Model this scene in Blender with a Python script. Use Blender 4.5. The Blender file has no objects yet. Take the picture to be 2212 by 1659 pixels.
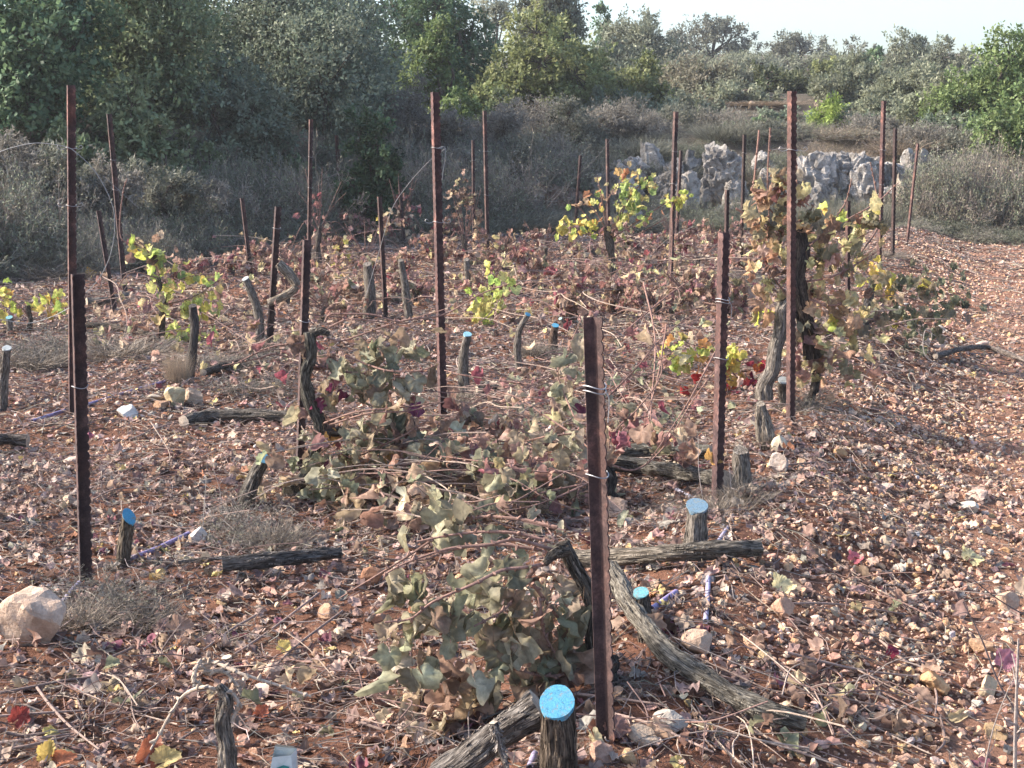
import bpy, math
import numpy as np
from mathutils import Vector
PI = math.pi
rng = np.random.default_rng(11)
scene = bpy.context.scene
COL = scene.collection

# ------------------------------------------------------------------ camera model (photo measured on a 2212 x 1659 view)
F, CX, CY, H = 3300.0, 1106.0, 829.5, 1.65
PITCH = math.atan(556.5 / F)
CP, SP = math.cos(PITCH), math.sin(PITCH)
def ray(px, py):
    a = (px - CX) / F; b = (CY - py) / F
    return np.array([a, CP + b * SP, -SP + b * CP])
def P(px, py, Y):
    d = ray(px, py); t = Y / d[1]
    return np.array([0, 0, H]) + d * t
def wsz(px, Y): return px * Y * 1.01 / F

# ------------------------------------------------------------------ noise
def _h(ix, iy, iz):
    n = (ix.astype(np.int64) * 374761393 + iy.astype(np.int64) * 668265263 + iz.astype(np.int64) * 2147483647) & 0xffffffff
    n = ((n ^ (n >> 13)) * 1274126177) & 0xffffffff
    return ((n ^ (n >> 16)) & 0xffff) / 65535.0
def vnoise(x, y, z=None):
    x = np.asarray(x, float); y = np.asarray(y, float)
    z = np.zeros_like(x) if z is None else np.asarray(z, float)
    ix, iy, iz = np.floor(x), np.floor(y), np.floor(z)
    fx, fy, fz = x - ix, y - iy, z - iz
    fx = fx * fx * (3 - 2 * fx); fy = fy * fy * (3 - 2 * fy); fz = fz * fz * (3 - 2 * fz)
    r = 0
    for dx in (0, 1):
        for dy in (0, 1):
            for dz in (0, 1):
                r = r + _h(ix + dx, iy + dy, iz + dz) * (fx if dx else 1 - fx) * (fy if dy else 1 - fy) * (fz if dz else 1 - fz)
    return r * 2 - 1
def sstep(a, b, x):
    t = np.clip((x - a) / (b - a), 0, 1); return t * t * (3 - 2 * t)

# ------------------------------------------------------------------ terrain
def field_edge(x):                                   # where the ploughed field ends
    return np.interp(x, [-30, -14, -7, -5.6, -4, -2.8, 0, 3, 6, 14, 40], [6, 9, 15, 17.4, 20.2, 22.4, 24.0, 24.4, 24.0, 23.4, 22])
def row_x(y): return 0.25 + (y - 4.1) * 0.292        # line of the right-hand vine row
def terrain(x, y):
    x = np.asarray(x, float); y = np.asarray(y, float)
    s = y - field_edge(x)
    near = 1 - sstep(0, 4, s)
    fine = 1 - sstep(30, 60, np.abs(x) + np.abs(y) * 0.6)
    z = near * (0.03 * vnoise(x * 1.3 + 7, y * 1.3) + 0.016 * vnoise(x * 5, y * 5 + 3) + 0.008 * vnoise(x * 14, y * 14) * fine)
    d = x - row_x(y)
    z = z + near * (0.12 * np.exp(-((d - 0.15) / 0.42) ** 2) - 0.12 * sstep(0.45, 1.35, d))
    z = z + 1.25 * sstep(1.0, 4.4, s) + 0.062 * np.clip(s - 2, 0, 82)
    z = z + sstep(2, 8, s) * ((0.10 + 0.25 * sstep(8, 20, s)) * vnoise(x * 0.22, y * 0.22 + 9) + 0.10 * vnoise(x * 0.9, y * 0.9))
    return z
def g(px, py):                                       # where the line of sight meets the ground
    d = ray(px, py)
    t = np.exp(np.linspace(math.log(2.0), math.log(140), 5000))
    X, Y, Z = d[0] * t, d[1] * t, H + d[2] * t
    below = np.nonzero(Z < terrain(X, Y))[0]
    i = below[0] if len(below) else len(t) - 1
    return np.array([X[i], Y[i], float(terrain(X[i], Y[i]))])

# ------------------------------------------------------------------ mesh building
class MB:
    def __init__(s): s.V, s.L, s.T, s.C, s.B, s.n = [], [], [], [], [], 0
    def add(s, v, f, c=(0.5, 0.5, 0.5), bark=None):
        v = np.asarray(v, float).reshape(-1, 3); f = np.asarray(f, np.int64)
        c = np.asarray(c, float)
        if c.ndim == 1: c = np.tile(c, (len(v), 1))
        s.V.append(v); s.C.append(c); s.B.append(v if bark is None else bark)
        s.L.append((f + s.n).ravel()); s.T.append(np.full(len(f), f.shape[1])); s.n += len(v)
    def build(s, name, mat, parent=None, origin=None, smooth=False):
        V = np.concatenate(s.V); Cc = np.concatenate(s.C); B = np.concatenate(s.B)
        L = np.concatenate(s.L); T = np.concatenate(s.T)
        o = np.zeros(3) if origin is None else np.asarray(origin, float)
        me = bpy.data.meshes.new(name)
        me.vertices.add(len(V)); me.vertices.foreach_set('co', (V - o).astype(np.float32).ravel())
        me.loops.add(len(L)); me.loops.foreach_set('vertex_index', L.astype(np.int32))
        me.polygons.add(len(T))
        me.polygons.foreach_set('loop_start', np.concatenate([[0], np.cumsum(T)[:-1]]).astype(np.int32))
        me.polygons.foreach_set('loop_total', T.astype(np.int32))
        a = me.attributes.new('tint', 'FLOAT_COLOR', 'POINT')
        a.data.foreach_set('color', np.concatenate([Cc, np.ones((len(Cc), 1))], 1).astype(np.float32).ravel())
        b = me.attributes.new('bark', 'FLOAT_VECTOR', 'POINT')
        b.data.foreach_set('vector', B.astype(np.float32).ravel())
        me.polygons.foreach_set('use_smooth', np.full(len(T), smooth))
        me.update(calc_edges=True); me.validate()
        me.materials.append(mat)
        ob = bpy.data.objects.new(name, me); COL.objects.link(ob)
        if parent is not None: ob.parent = parent
        else: ob.location = o
        return ob
def tag(o, label=None, cat=None, group=None, kind=None):
    if label: o['label'] = label
    if cat: o['category'] = cat
    if group: o['group'] = group
    if kind: o['kind'] = kind
    return o
def empty(name, loc, label, cat, group=None):
    o = bpy.data.objects.new(name, None); COL.objects.link(o); o.location = Vector(loc); o.empty_display_size = 0.1
    return tag(o, label, cat, group)
def copy_tree(o, parent=None):
    c = o.copy(); COL.objects.link(c)
    if parent is not None: c.parent = parent
    for ch in list(o.children): copy_tree(ch, c)
    return c

def unit(v): return v / np.maximum(np.linalg.norm(v, axis=-1, keepdims=True), 1e-9)
def spline(pts, n):
    pts = np.asarray(pts, float)
    if len(pts) == 2: return pts[0] + (pts[1] - pts[0]) * np.linspace(0, 1, n)[:, None]
    Pp = np.vstack([2 * pts[0] - pts[1], pts, 2 * pts[-1] - pts[-2]])
    u = np.linspace(0, len(pts) - 1 - 1e-6, n); i = u.astype(int); t = (u - i)[:, None]
    a, b, c, d = Pp[i], Pp[i + 1], Pp[i + 2], Pp[i + 3]
    return 0.5 * (2 * b + (c - a) * t + (2 * a - 5 * b + 4 * c - d) * t ** 2 + (3 * b - a - 3 * c + d) * t ** 3)
def tube(mb, pts, rad, seg=8, n=None, rough=0.0, ridges=0, col=(0.3, 0.3, 0.3), cap=True, seed=0.0, colvar=0.0):
    """swept tube with optional bark ridges"""
    n = n or max(2, len(pts) * 3)
    c = spline(pts, n)
    r = np.interp(np.linspace(0, 1, n), np.linspace(0, 1, len(np.atleast_1d(rad))), np.atleast_1d(rad)) if np.ndim(rad) else np.full(n, rad)
    tg = unit(np.gradient(c, axis=0))
    ref = np.array([0, 0, 1.0]) if abs(tg[n // 2, 2]) < 0.8 else np.array([0, 1.0, 0])
    a = unit(np.cross(tg, ref)); b = np.cross(tg, a)
    th = np.linspace(0, 2 * PI, seg, endpoint=False)
    s = np.concatenate([[0], np.cumsum(np.linalg.norm(np.diff(c, axis=0), axis=1))])
    TH, S = np.meshgrid(th, s)
    k = np.ones_like(TH)
    if rough:
        rm = r.mean()
        k = k + rough * vnoise(np.cos(TH) * 2.2 + seed, np.sin(TH) * 2.2, S / rm * 0.45 + seed)
        k = k + rough * 0.45 * vnoise(np.cos(TH) * 5 + seed, np.sin(TH) * 5 + 4, S / rm * 0.9)
    if ridges:
        k = k + 0.10 * np.abs(vnoise(TH * ridges / (2 * PI) * 2 + 0.5 * vnoise(S * 9, TH * 0), S * 2.5 + seed, seed + 0 * S)) - 0.03
    R = r[:, None] * k
    v = c[:, None, :] + a[:, None, :] * (np.cos(TH) * R)[..., None] + b[:, None, :] * (np.sin(TH) * R)[..., None]
    i = np.arange(n - 1)[:, None] * seg + np.arange(seg)[None]; j = np.arange(n - 1)[:, None] * seg + (np.arange(seg)[None] + 1) % seg
    f = np.stack([i, j, j + seg, i + seg], -1).reshape(-1, 4)
    bark = np.stack([np.cos(TH) * r[:, None], np.sin(TH) * r[:, None], S + seed], -1).reshape(-1, 3)
    cc = np.tile(np.asarray(col, float), (n * seg, 1))
    if colvar: cc = cc * (1 + colvar * vnoise(v[..., 0].ravel() * 30, v[..., 1].ravel() * 30, v[..., 2].ravel() * 30))[:, None]
    mb.add(v.reshape(-1, 3), f, cc, bark)
    if cap:
        for row, e in ((0, c[0]), (n - 1, c[-1])):
            ring = v[row]; vv = np.vstack([ring, e[None]])
            q = np.arange(seg); ff = np.stack([q, (q + 1) % seg, np.full(seg, seg)], -1)
            mb.add(vv, ff, col, np.vstack([bark.reshape(n, seg, 3)[row], [[0, 0, s[row]]]]))
    return c, tg, r, v
def rquads(mb, base, d, nrm, L, W, fold, col):
    """many rhombic leaves in one go"""
    d = unit(d); s = unit(np.cross(d, nrm)); nn = np.cross(s, d)
    m = base + d * (L * 0.5)[:, None]
    v = np.stack([base, m + s * (W * 0.5)[:, None] + nn * (fold * W)[:, None], base + d * L[:, None], m - s * (W * 0.5)[:, None] + nn * (fold * W)[:, None]], 1)
    k = len(base); f = np.arange(4 * k).reshape(k, 4)
    mb.add(v.reshape(-1, 3), f, np.repeat(col, 4, 0))
def sticks(mb, a, b, w0, w1, col):
    """many thin three-sided tapered sticks, a to b"""
    k = len(a); d = unit(b - a)
    ref = unit(rng.normal(size=(k, 3))); s = unit(np.cross(d, ref)); t = np.cross(d, s)
    ang = np.array([0, 2 * PI / 3, 4 * PI / 3])
    o = s[:, None, :] * np.cos(ang)[None, :, None] + t[:, None, :] * np.sin(ang)[None, :, None]
    v = np.concatenate([a[:, None] + o * np.asarray(w0).reshape(-1, 1, 1), b[:, None] + o * np.asarray(w1).reshape(-1, 1, 1)], 1)
    q = np.array([[0, 1, 4, 3], [1, 2, 5, 4], [2, 0, 3, 5]])
    f = (np.arange(k)[:, None, None] * 6 + q[None]).reshape(-1, 4)
    mb.add(v.reshape(-1, 3), f, np.repeat(col, 6, 0) if np.ndim(col) > 1 else col)

# vine leaf: lobed toothed outline, fan of triangles
_ang = np.linspace(-PI * 0.95, PI * 0.95, 43)
_rad = 0.365 + 0.125 * np.abs(np.cos(_ang * 2.5)) ** 1.3 * (np.abs(_ang) < 2.75) + 0.09 * np.cos(_ang / 2) ** 4
_rad = _rad * (1 + 0.06 * np.where(np.arange(43) % 2 == 0, 1, -1))
_o = np.stack([np.sin(_ang) * _rad * 1.05, 0.36 + np.cos(_ang) * _rad], 1)
def _rings(o, fr):
    """fan with inner rings so that the blade can bend smoothly"""
    c = np.array([0, 0.36]); k = len(o); V = [c[None]] + [c + (o - c) * f for f in fr]; q = np.arange(k - 1); Fc = [np.stack([q * 0, 1 + q, 2 + q], 1)]
    for r in range(len(fr) - 1):
        a, b = 1 + r * k, 1 + (r + 1) * k
        Fc += [np.stack([a + q, b + q, b + q + 1], 1), np.stack([a + q, b + q + 1, a + q + 1], 1)]
    return np.vstack(V), np.vstack(Fc), np.concatenate([[0]] + [np.full(k, f) for f in fr])
LEAF_N = _rings(_o, (0.33, 0.68, 1.0)); LEAF_M = _rings(_o[::2], (0.55, 1.0)); LEAF_L = _rings(_o[[0, 6, 13, 17, 21, 25, 29, 36, 42]], (1.0,))
def leaves(mb, pos, d, nrm, size, curl, crink, col, lod=0, edge=None):
    """lobed leaves: stalk end at pos, pointing along d; curl rolls the sides, crink crumples"""
    T, TF, RM = (LEAF_N, LEAF_M, LEAF_L)[lod]
    k = len(pos); d = unit(d); s = unit(np.cross(d, nrm)); nn = np.cross(s, d)
    u = T[None, :, 0] * (1 + 0.16 * rng.normal(size=(k, 1))); v = T[None, :, 1] + 0 * u
    asym = rng.normal(size=(k, 1)) * 0.35
    cu = np.asarray(curl).reshape(-1, 1)
    ang = np.clip(cu * (1 + asym * np.sign(u)) * np.abs(u) * 3.0, -2.9, 2.9)              # roll the halves round the midrib
    un = np.sign(u) * np.abs(u) * np.sinc(ang / PI); w = np.abs(u) * (1 - np.cos(ang)) / np.where(np.abs(ang) < 1e-3, 1e-3, ang) + 0.12 * np.abs(u)
    bend = rng.normal(size=(k, 1)) * 0.7 + np.abs(cu) * 0.6
    vn = v * np.sinc(np.clip(bend * v * 0.6, -2.6, 2.6) / PI); w = w - bend * v * v * 0.55
    cr = np.asarray(crink).reshape(-1, 1)
    for q in range(3):                                                                    # smooth crumpling
        th = rng.uniform(0, 2 * PI, (k, 1)); fr = rng.uniform(6, 15, (k, 1)) * (1 + 0.5 * q)
        w = w + cr * 0.55 / (1 + 0.4 * q) * np.sin(fr * (np.cos(th) * u + np.sin(th) * v) + rng.uniform(0, 6.28, (k, 1))) * (0.35 + 1.3 * np.abs(u) + 0.5 * v)
    un = un + 0.25 * cr * np.sin(9 * v + rng.uniform(0, 6.28, (k, 1)))
    sz = np.asarray(size).reshape(-1, 1, 1)
    V = pos[:, None] + sz * (s[:, None] * un[..., None] + d[:, None] * vn[..., None] + nn[:, None] * w[..., None])
    m = T.shape[0]
    c = np.repeat(col, m, 0).reshape(k, m, 3)
    if edge is not None: c = c * (1 - RM[None, :, None] ** 2 * 0.5) + edge[None, None] * RM[None, :, None] ** 2 * 0.5
    c = c * (1 + 0.07 * rng.normal(size=(k, m, 1))) * (1 + 0.28 * np.exp(-(T[None, :, 0:1] / 0.035) ** 2))
    f = (np.arange(k)[:, None, None] * m + TF[None]).reshape(-1, 3)
    mb.add(V.reshape(-1, 3), f, np.clip(c, 0.005, 0.9).reshape(-1, 3))
def pick(pal, k, var=0.14):
    """random colours from [(weight, rgb), ...]"""
    w = np.array([p[0] for p in pal], float); c = np.array([p[1] for p in pal])
    i = rng.choice(len(pal), k, p=w / w.sum())
    return np.clip(c[i] * (1 + var * rng.normal(size=(k, 1))) * (1 + 0.04 * rng.normal(size=(k, 3))), 0.006, 0.85)

# ------------------------------------------------------------------ materials
def mat(name, rough=0.8, spec=0.2):
    m = bpy.data.materials.new(name); m.use_nodes = True
    b = m.node_tree.nodes['Principled BSDF']; b.inputs['Roughness'].default_value = rough
    b.inputs['Specular IOR Level'].default_value = spec
    return m, m.node_tree, b
def N(nt, typ, **kw):
    n = nt.nodes.new(typ)
    for k, v in kw.items():
        if k in n.inputs: n.inputs[k].default_value = v
        else: setattr(n, k, v)
    return n
def attr(nt, name): return N(nt, 'ShaderNodeAttribute', attribute_name=name)
def ramp(nt, fac, stops):
    r = nt.nodes.new('ShaderNodeValToRGB'); e = r.color_ramp.elements
    while len(e) < len(stops): e.new(0.5)
    for q, (p, c) in zip(e, stops):
        q.position = p; q.color = (*c, 1) if len(c) == 3 else c
    nt.links.new(fac, r.inputs[0]); return r.outputs[0]
def mul(nt, a, b, fac=1.0, mode='MULTIPLY'):
    m = nt.nodes.new('ShaderNodeMix'); m.data_type = 'RGBA'; m.blend_type = mode
    m.inputs[0].default_value = fac
    nt.links.new(a, m.inputs[6])
    if isinstance(b, tuple): m.inputs[7].default_value = (*b, 1)
    else: nt.links.new(b, m.inputs[7])
    return m.outputs[2]
def noise(nt, vec, scale, detail=4, rough=0.6):
    n = N(nt, 'ShaderNodeTexNoise'); n.inputs['Scale'].default_value = scale
    n.inputs['Detail'].default_value = detail; n.inputs['Roughness'].default_value = rough
    if vec is not None: nt.links.new(vec, n.inputs['Vector'])
    return n.outputs[0]
def bump(nt, b, h, strength, dist):
    n = N(nt, 'ShaderNodeBump'); n.inputs['Strength'].default_value = strength; n.inputs['Distance'].default_value = dist
    nt.links.new(h, n.inputs['Height']); nt.links.new(n.outputs[0], b.inputs['Normal'])
def coord(nt): return N(nt, 'ShaderNodeTexCoord').outputs['Object']
def geo(nt): return N(nt, 'ShaderNodeNewGeometry').outputs['Position']

def leaf_mat(name, trans, rough=0.65, obj_random=0.0, mottle=0.35):
    m, nt, b = mat(name, rough, 0.25)
    c = attr(nt, 'tint').outputs['Color']
    if mottle:
        f = noise(nt, geo(nt), 55, 3)
        c = mul(nt, c, ramp(nt, f, [(0.3, (1 - mottle,) * 3), (0.7, (1 + mottle * 0.5,) * 3)]))
    if obj_random:
        oi = N(nt, 'ShaderNodeObjectInfo').outputs['Random']
        c = mul(nt, c, ramp(nt, oi, [(0, (1 - obj_random,) * 3), (1, (1 + obj_random,) * 3)]))
    nt.links.new(c, b.inputs['Base Color'])
    t = N(nt, 'ShaderNodeBsdfTranslucent'); nt.links.new(c, t.inputs['Color'])
    mx = N(nt, 'ShaderNodeMixShader'); mx.inputs[0].default_value = trans
    nt.links.new(b.outputs[0], mx.inputs[1]); nt.links.new(t.outputs[0], mx.inputs[2])
    nt.links.new(mx.outputs[0], nt.nodes['Material Output'].inputs['Surface'])
    return m
M = {}
M['tree_leaf'] = leaf_mat('tree foliage', 0.35, 0.6, mottle=0)
M['vine_leaf'] = leaf_mat('vine leaf', 0.38, 0.6)
M['dry_leaf'] = leaf_mat('dry fallen leaf', 0.15, 0.75)
M['brush'] = leaf_mat('dry brush', 0.1, 0.9, obj_random=0.18, mottle=0)

def soil_mat(name, tone, hill=False):
    m, nt, b = mat(name, 0.95, 0.1)
    p = geo(nt)
    n1 = noise(nt, p, 1.1, 5); n2 = noise(nt, p, 24, 6, 0.7); n3 = noise(nt, p, 130, 4, 0.7)
    base = ramp(nt, n1, [(0.3, tone[0]), (0.55, tone[1]), (0.75, tone[2])])
    c = mul(nt, base, ramp(nt, n2, [(0.25, (0.5, 0.46, 0.45)), (0.6, (1.05, 1, 1)), (0.8, (1.5, 1.42, 1.35))]))
    c = mul(nt, c, ramp(nt, n3, [(0.3, (0.6, 0.58, 0.56)), (0.7, (1.2, 1.2, 1.2))]))
    if hill:
        h = mul(nt, ramp(nt, n2, [(0.3, (0.06, 0.052, 0.042)), (0.55, (0.12, 0.10, 0.08)), (0.75, (0.23, 0.19, 0.145))]), ramp(nt, n1, [(0.3, (0.7, 0.72, 0.66)), (0.7, (1.15, 1.1, 1.05))]))
        mx = nt.nodes.new('ShaderNodeMix'); mx.data_type = 'RGBA'; nt.links.new(attr(nt, 'tint').outputs['Fac'], mx.inputs[0]); nt.links.new(c, mx.inputs[6]); nt.links.new(h, mx.inputs[7]); c = mx.outputs[2]
    nt.links.new(c, b.inputs['Base Color'])
    ad = N(nt, 'ShaderNodeMath', operation='ADD'); nt.links.new(n2, ad.inputs[0]); nt.links.new(n3, ad.inputs[1])
    bump(nt, b, ad.outputs[0], 0.9, 0.02)
    return m
M['soil'] = soil_mat('red soil', ((0.16, 0.08, 0.054), (0.225, 0.118, 0.077), (0.31, 0.17, 0.112)), True)
M['path'] = soil_mat('dusty track soil', ((0.28, 0.15, 0.098), (0.37, 0.215, 0.145), (0.45, 0.28, 0.195)))

def stone_mat(name, s1, s2):
    m, nt, b = mat(name, 0.9, 0.15)
    p = coord(nt)
    n1 = noise(nt, p, s1, 5, 0.65); n2 = noise(nt, p, s2, 4, 0.7)
    c = mul(nt, attr(nt, 'tint').outputs['Color'], ramp(nt, n1, [(0.25, (0.62, 0.55, 0.5)), (0.5, (1, 0.98, 0.96)), (0.75, (1.25, 1.25, 1.25))]))
    c = mul(nt, c, ramp(nt, n2, [(0.3, (0.75, 0.72, 0.7)), (0.7, (1.12, 1.12, 1.12))]))
    nt.links.new(c, b.inputs['Base Color']); bump(nt, b, n2, 0.7, 0.01)
    return m
M['stone'] = stone_mat('pink limestone', 16, 90)
def rock_mat():
    m, nt, b = mat('weathered limestone', 0.95, 0.1)
    p = geo(nt)
    n1 = noise(nt, p, 2.2, 6, 0.7); n2 = noise(nt, p, 9, 6, 0.75); n3 = noise(nt, p, 30, 4, 0.7)
    c = ramp(nt, n1, [(0.32, (0.15, 0.135, 0.12)), (0.5, (0.42, 0.39, 0.355)), (0.7, (0.66, 0.62, 0.57))])
    c = mul(nt, c, ramp(nt, n2, [(0.33, (0.28, 0.26, 0.25)), (0.5, (0.95, 0.94, 0.93)), (0.75, (1.15, 1.15, 1.15))]))
    c = mul(nt, c, attr(nt, 'tint').outputs['Color'])
    nt.links.new(c, b.inputs['Base Color'])
    ad = N(nt, 'ShaderNodeMath', operation='ADD'); nt.links.new(n2, ad.inputs[0]); nt.links.new(n3, ad.inputs[1])
    bump(nt, b, ad.outputs[0], 1.0, 0.06)
    return m
M['rock'] = rock_mat()
def bark_mat():
    m, nt, b = mat('shaggy bark', 0.92, 0.12)
    v = attr(nt, 'bark').outputs['Vector']
    mp = N(nt, 'ShaderNodeMapping'); mp.inputs['Scale'].default_value = (1, 1, 0.13); nt.links.new(v, mp.inputs['Vector'])
    n1 = noise(nt, mp.outputs[0], 260, 4, 0.6); n2 = noise(nt, v, 45, 4); n3 = noise(nt, mp.outputs[0], 90, 3)
    c = mul(nt, attr(nt, 'tint').outputs['Color'], ramp(nt, n1, [(0.36, (0.22, 0.2, 0.19)), (0.5, (0.85, 0.84, 0.83)), (0.68, (1.5, 1.46, 1.4))]))
    c = mul(nt, c, ramp(nt, n3, [(0.35, (0.5, 0.48, 0.46)), (0.65, (1.2, 1.2, 1.2))]))
    c = mul(nt, c, ramp(nt, n2, [(0.3, (0.7, 0.68, 0.66)), (0.7, (1.15, 1.15, 1.12))]))
    nt.links.new(c, b.inputs['Base Color'])
    ad = N(nt, 'ShaderNodeMath', operation='ADD'); nt.links.new(n1, ad.inputs[0]); nt.links.new(n3, ad.inputs[1])
    bump(nt, b, ad.outputs[0], 1.0, 0.012)
    return m
M['bark'] = bark_mat()
def rust_mat():
    m, nt, b = mat('rusted steel', 0.75, 0.3)
    p = coord(nt)
    n1 = noise(nt, p, 14, 5, 0.7); n2 = noise(nt, p, 160, 4, 0.7)
    c = ramp(nt, n1, [(0.3, (0.034, 0.023, 0.023)), (0.52, (0.075, 0.048, 0.045)), (0.72, (0.20, 0.13, 0.115))])
    c = mul(nt, c, ramp(nt, n2, [(0.3, (0.55, 0.52, 0.5)), (0.7, (1.3, 1.28, 1.25))]))
    n3 = noise(nt, p, 5, 4, 0.7); c = mul(nt, c, ramp(nt, n3, [(0.35, (0.7, 0.72, 0.78)), (0.5, (1, 1, 1)), (0.68, (1.7, 1.35, 1.15))]))
    c = mul(nt, c, attr(nt, 'tint').outputs['Color'])
    nt.links.new(c, b.inputs['Base Color']); bump(nt, b, n2, 0.6, 0.002)
    return m
M['rust'] = rust_mat()
def tinted(name, rough, spec, sc=60, lo=0.7, hi=1.2, metal=0.0):
    m, nt, b = mat(name, rough, spec)
    n1 = noise(nt, coord(nt), sc, 4, 0.65)
    c = mul(nt, attr(nt, 'tint').outputs['Color'], ramp(nt, n1, [(0.3, (lo,) * 3), (0.7, (hi,) * 3)]))
    nt.links.new(c, b.inputs['Base Color']); b.inputs['Metallic'].default_value = metal
    bump(nt, b, n1, 0.35, 0.004)
    return m
M['cane'] = tinted('woody cane', 0.75, 0.2, 90, 0.6, 1.3)
M['paint'] = tinted('pruning paint', 0.6, 0.3, 110, 0.72, 1.12)
def paint_mat():
    m, nt, b = mat('dusty pruning paint', 0.7, 0.25); p = coord(nt)
    n1 = noise(nt, p, 45, 6, 0.75); n2 = noise(nt, p, 240, 4, 0.7)
    c = mul(nt, attr(nt, 'tint').outputs['Color'], ramp(nt, n2, [(0.3, (0.6, 0.66, 0.7)), (0.7, (1.2, 1.15, 1.1))]))
    f = ramp(nt, n1, [(0.52, (0, 0, 0)), (0.6, (0.85, 0.85, 0.85))]); mx = nt.nodes.new('ShaderNodeMix'); mx.data_type = 'RGBA'
    nt.links.new(f, mx.inputs[0]); nt.links.new(c, mx.inputs[6]); mx.inputs[7].default_value = (0.2, 0.21, 0.19, 1)
    vo = N(nt, 'ShaderNodeTexVoronoi', feature='DISTANCE_TO_EDGE'); vo.inputs['Scale'].default_value = 55
    wv = N(nt, 'ShaderNodeVectorMath', operation='ADD'); sc_ = N(nt, 'ShaderNodeVectorMath', operation='SCALE'); nn_ = N(nt, 'ShaderNodeTexNoise'); nn_.inputs['Scale'].default_value = 60; nt.links.new(p, nn_.inputs['Vector']); nt.links.new(nn_.outputs['Color'], sc_.inputs[0]); sc_.inputs['Scale'].default_value = 0.02; nt.links.new(p, wv.inputs[0]); nt.links.new(sc_.outputs[0], wv.inputs[1]); nt.links.new(wv.outputs[0], vo.inputs['Vector'])
    cc = mul(nt, mx.outputs[2], ramp(nt, vo.outputs['Distance'], [(0.0, (0.55, 0.62, 0.66)), (0.05, (0.97, 0.98, 1))]))
    nt.links.new(cc, b.inputs['Base Color']); bump(nt, b, n2, 0.5, 0.003); return m
M['paint'] = paint_mat()
M['pipe'] = tinted('purple plastic pipe', 0.55, 0.35, 40, 0.6, 1.15)
M['wire'] = tinted('galvanised wire', 0.5, 0.4, 60, 0.7, 1.1, 0.3)
M['card'] = tinted('weathered carton', 0.7, 0.2, 30, 0.82, 1.06)

# ------------------------------------------------------------------ light, sky, camera
SUN = np.array([-0.86, 0.14, 0.58]); SUN = SUN / np.linalg.norm(SUN)
w = bpy.data.worlds.new('World'); scene.world = w; w.use_nodes = True
nt = w.node_tree; bg = nt.nodes['Background']
sky = nt.nodes.new('ShaderNodeTexSky'); sky.sky_type = 'NISHITA'; sky.sun_disc = False
sky.sun_elevation = math.asin(SUN[2]); sky.sun_rotation = math.atan2(SUN[0], SUN[1])
sky.air_density = 1.0; sky.dust_density = 4.0; sky.ozone_density = 3.0; sky.altitude = 500
nt.links.new(sky.outputs[0], bg.inputs[0]); bg.inputs[1].default_value = 0.15
ld = bpy.data.lights.new('sun', 'SUN'); ld.energy = 4.2; ld.angle = math.radians(5.0); ld.color = (1.0, 0.905, 0.79)
lo = bpy.data.objects.new('sun', ld); COL.objects.link(lo); lo.location = (-20, 15, 20)
lo.rotation_euler = Vector(-SUN).to_track_quat('-Z', 'Y').to_euler()
cd = bpy.data.cameras.new('camera'); cam = bpy.data.objects.new('camera', cd); COL.objects.link(cam)
cam.location = (0, 0, H); cam.rotation_euler = (PI / 2 - PITCH, 0, 0)
cd.sensor_fit = 'HORIZONTAL'; cd.sensor_width = 36; cd.lens = 36 * F / 2212; cd.clip_end = 2000; cd.clip_start = 0.05
scene.camera = cam
scene.view_settings.view_transform = 'Standard'; scene.view_settings.look = 'None'
scene.view_settings.exposure = 1.5; scene.view_settings.gamma = 1.0

# ================================================================== SETTING
def stretch(lo_, hi_, step, far, k=1.18):
    a = list(np.arange(lo_, hi_, step)); d = step; x = a[-1]
    while x < far: d *= k; x += d; a.append(x)
    d = step; x = a[0]; b = []
    return np.array(a), d
def axis(lo_, hi_, step, far_lo, far_hi):
    mid = np.arange(lo_, hi_, step); up, dn = [], []
    d, x = step, mid[-1]
    while x < far_hi: d = min(d * 1.12, 12); x += d; up.append(x)
    d, x = step, mid[0]
    while x > far_lo: d = min(d * 1.12, 12); x -= d; dn.append(x)
    return np.concatenate([dn[::-1], mid, up])
gx = axis(-6.0, 7.5, 0.045, -160, 160); gy = axis(3.0, 19.0, 0.045, -40, 240)
GX, GY = np.meshgrid(gx, gy); GZ = terrain(GX, GY)
nx, ny = len(gx), len(gy)
q = np.arange(ny - 1)[:, None] * nx + np.arange(nx - 1)[None]
mb = MB(); mb.add(np.stack([GX, GY, GZ], -1).reshape(-1, 3), np.stack([q, q + 1, q + nx + 1, q + nx], -1).reshape(-1, 4), np.repeat(sstep(0.2, 1.6, GY - field_edge(GX) + 0.8 * vnoise(GX * 0.8, GY * 0.8)).reshape(-1, 1), 3, 1))
ground = mb.build('ground', M['soil'], smooth=True); tag(ground, kind='structure')

# dirt track right of the vines, ragged left edge
ys = np.arange(2.6, 25.0, 0.09); us = np.linspace(0, 1, 70)
le = row_x(ys) + 1.05 + 0.16 * vnoise(ys * 0.9, ys * 0 + 3) + 0.1 * vnoise(ys * 4, ys * 0 + 8)
re = le + 2.6 + 0.10 * ys
XX = le[:, None] + (re - le)[:, None] * us[None]; YY = np.repeat(ys[:, None], 70, 1)
ZZ = terrain(XX, YY) + 0.004 - 0.02 * ((us < 1e-6) | (us > 1 - 1e-6))[None]
q = np.arange(len(ys) - 1)[:, None] * 70 + np.arange(69)[None]
mb = MB(); mb.add(np.stack([XX, YY, ZZ], -1).reshape(-1, 3), np.stack([q, q + 1, q + 71, q + 70], -1).reshape(-1, 4))
tag(mb.build('path', M['path'], smooth=True), kind='structure')

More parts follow.
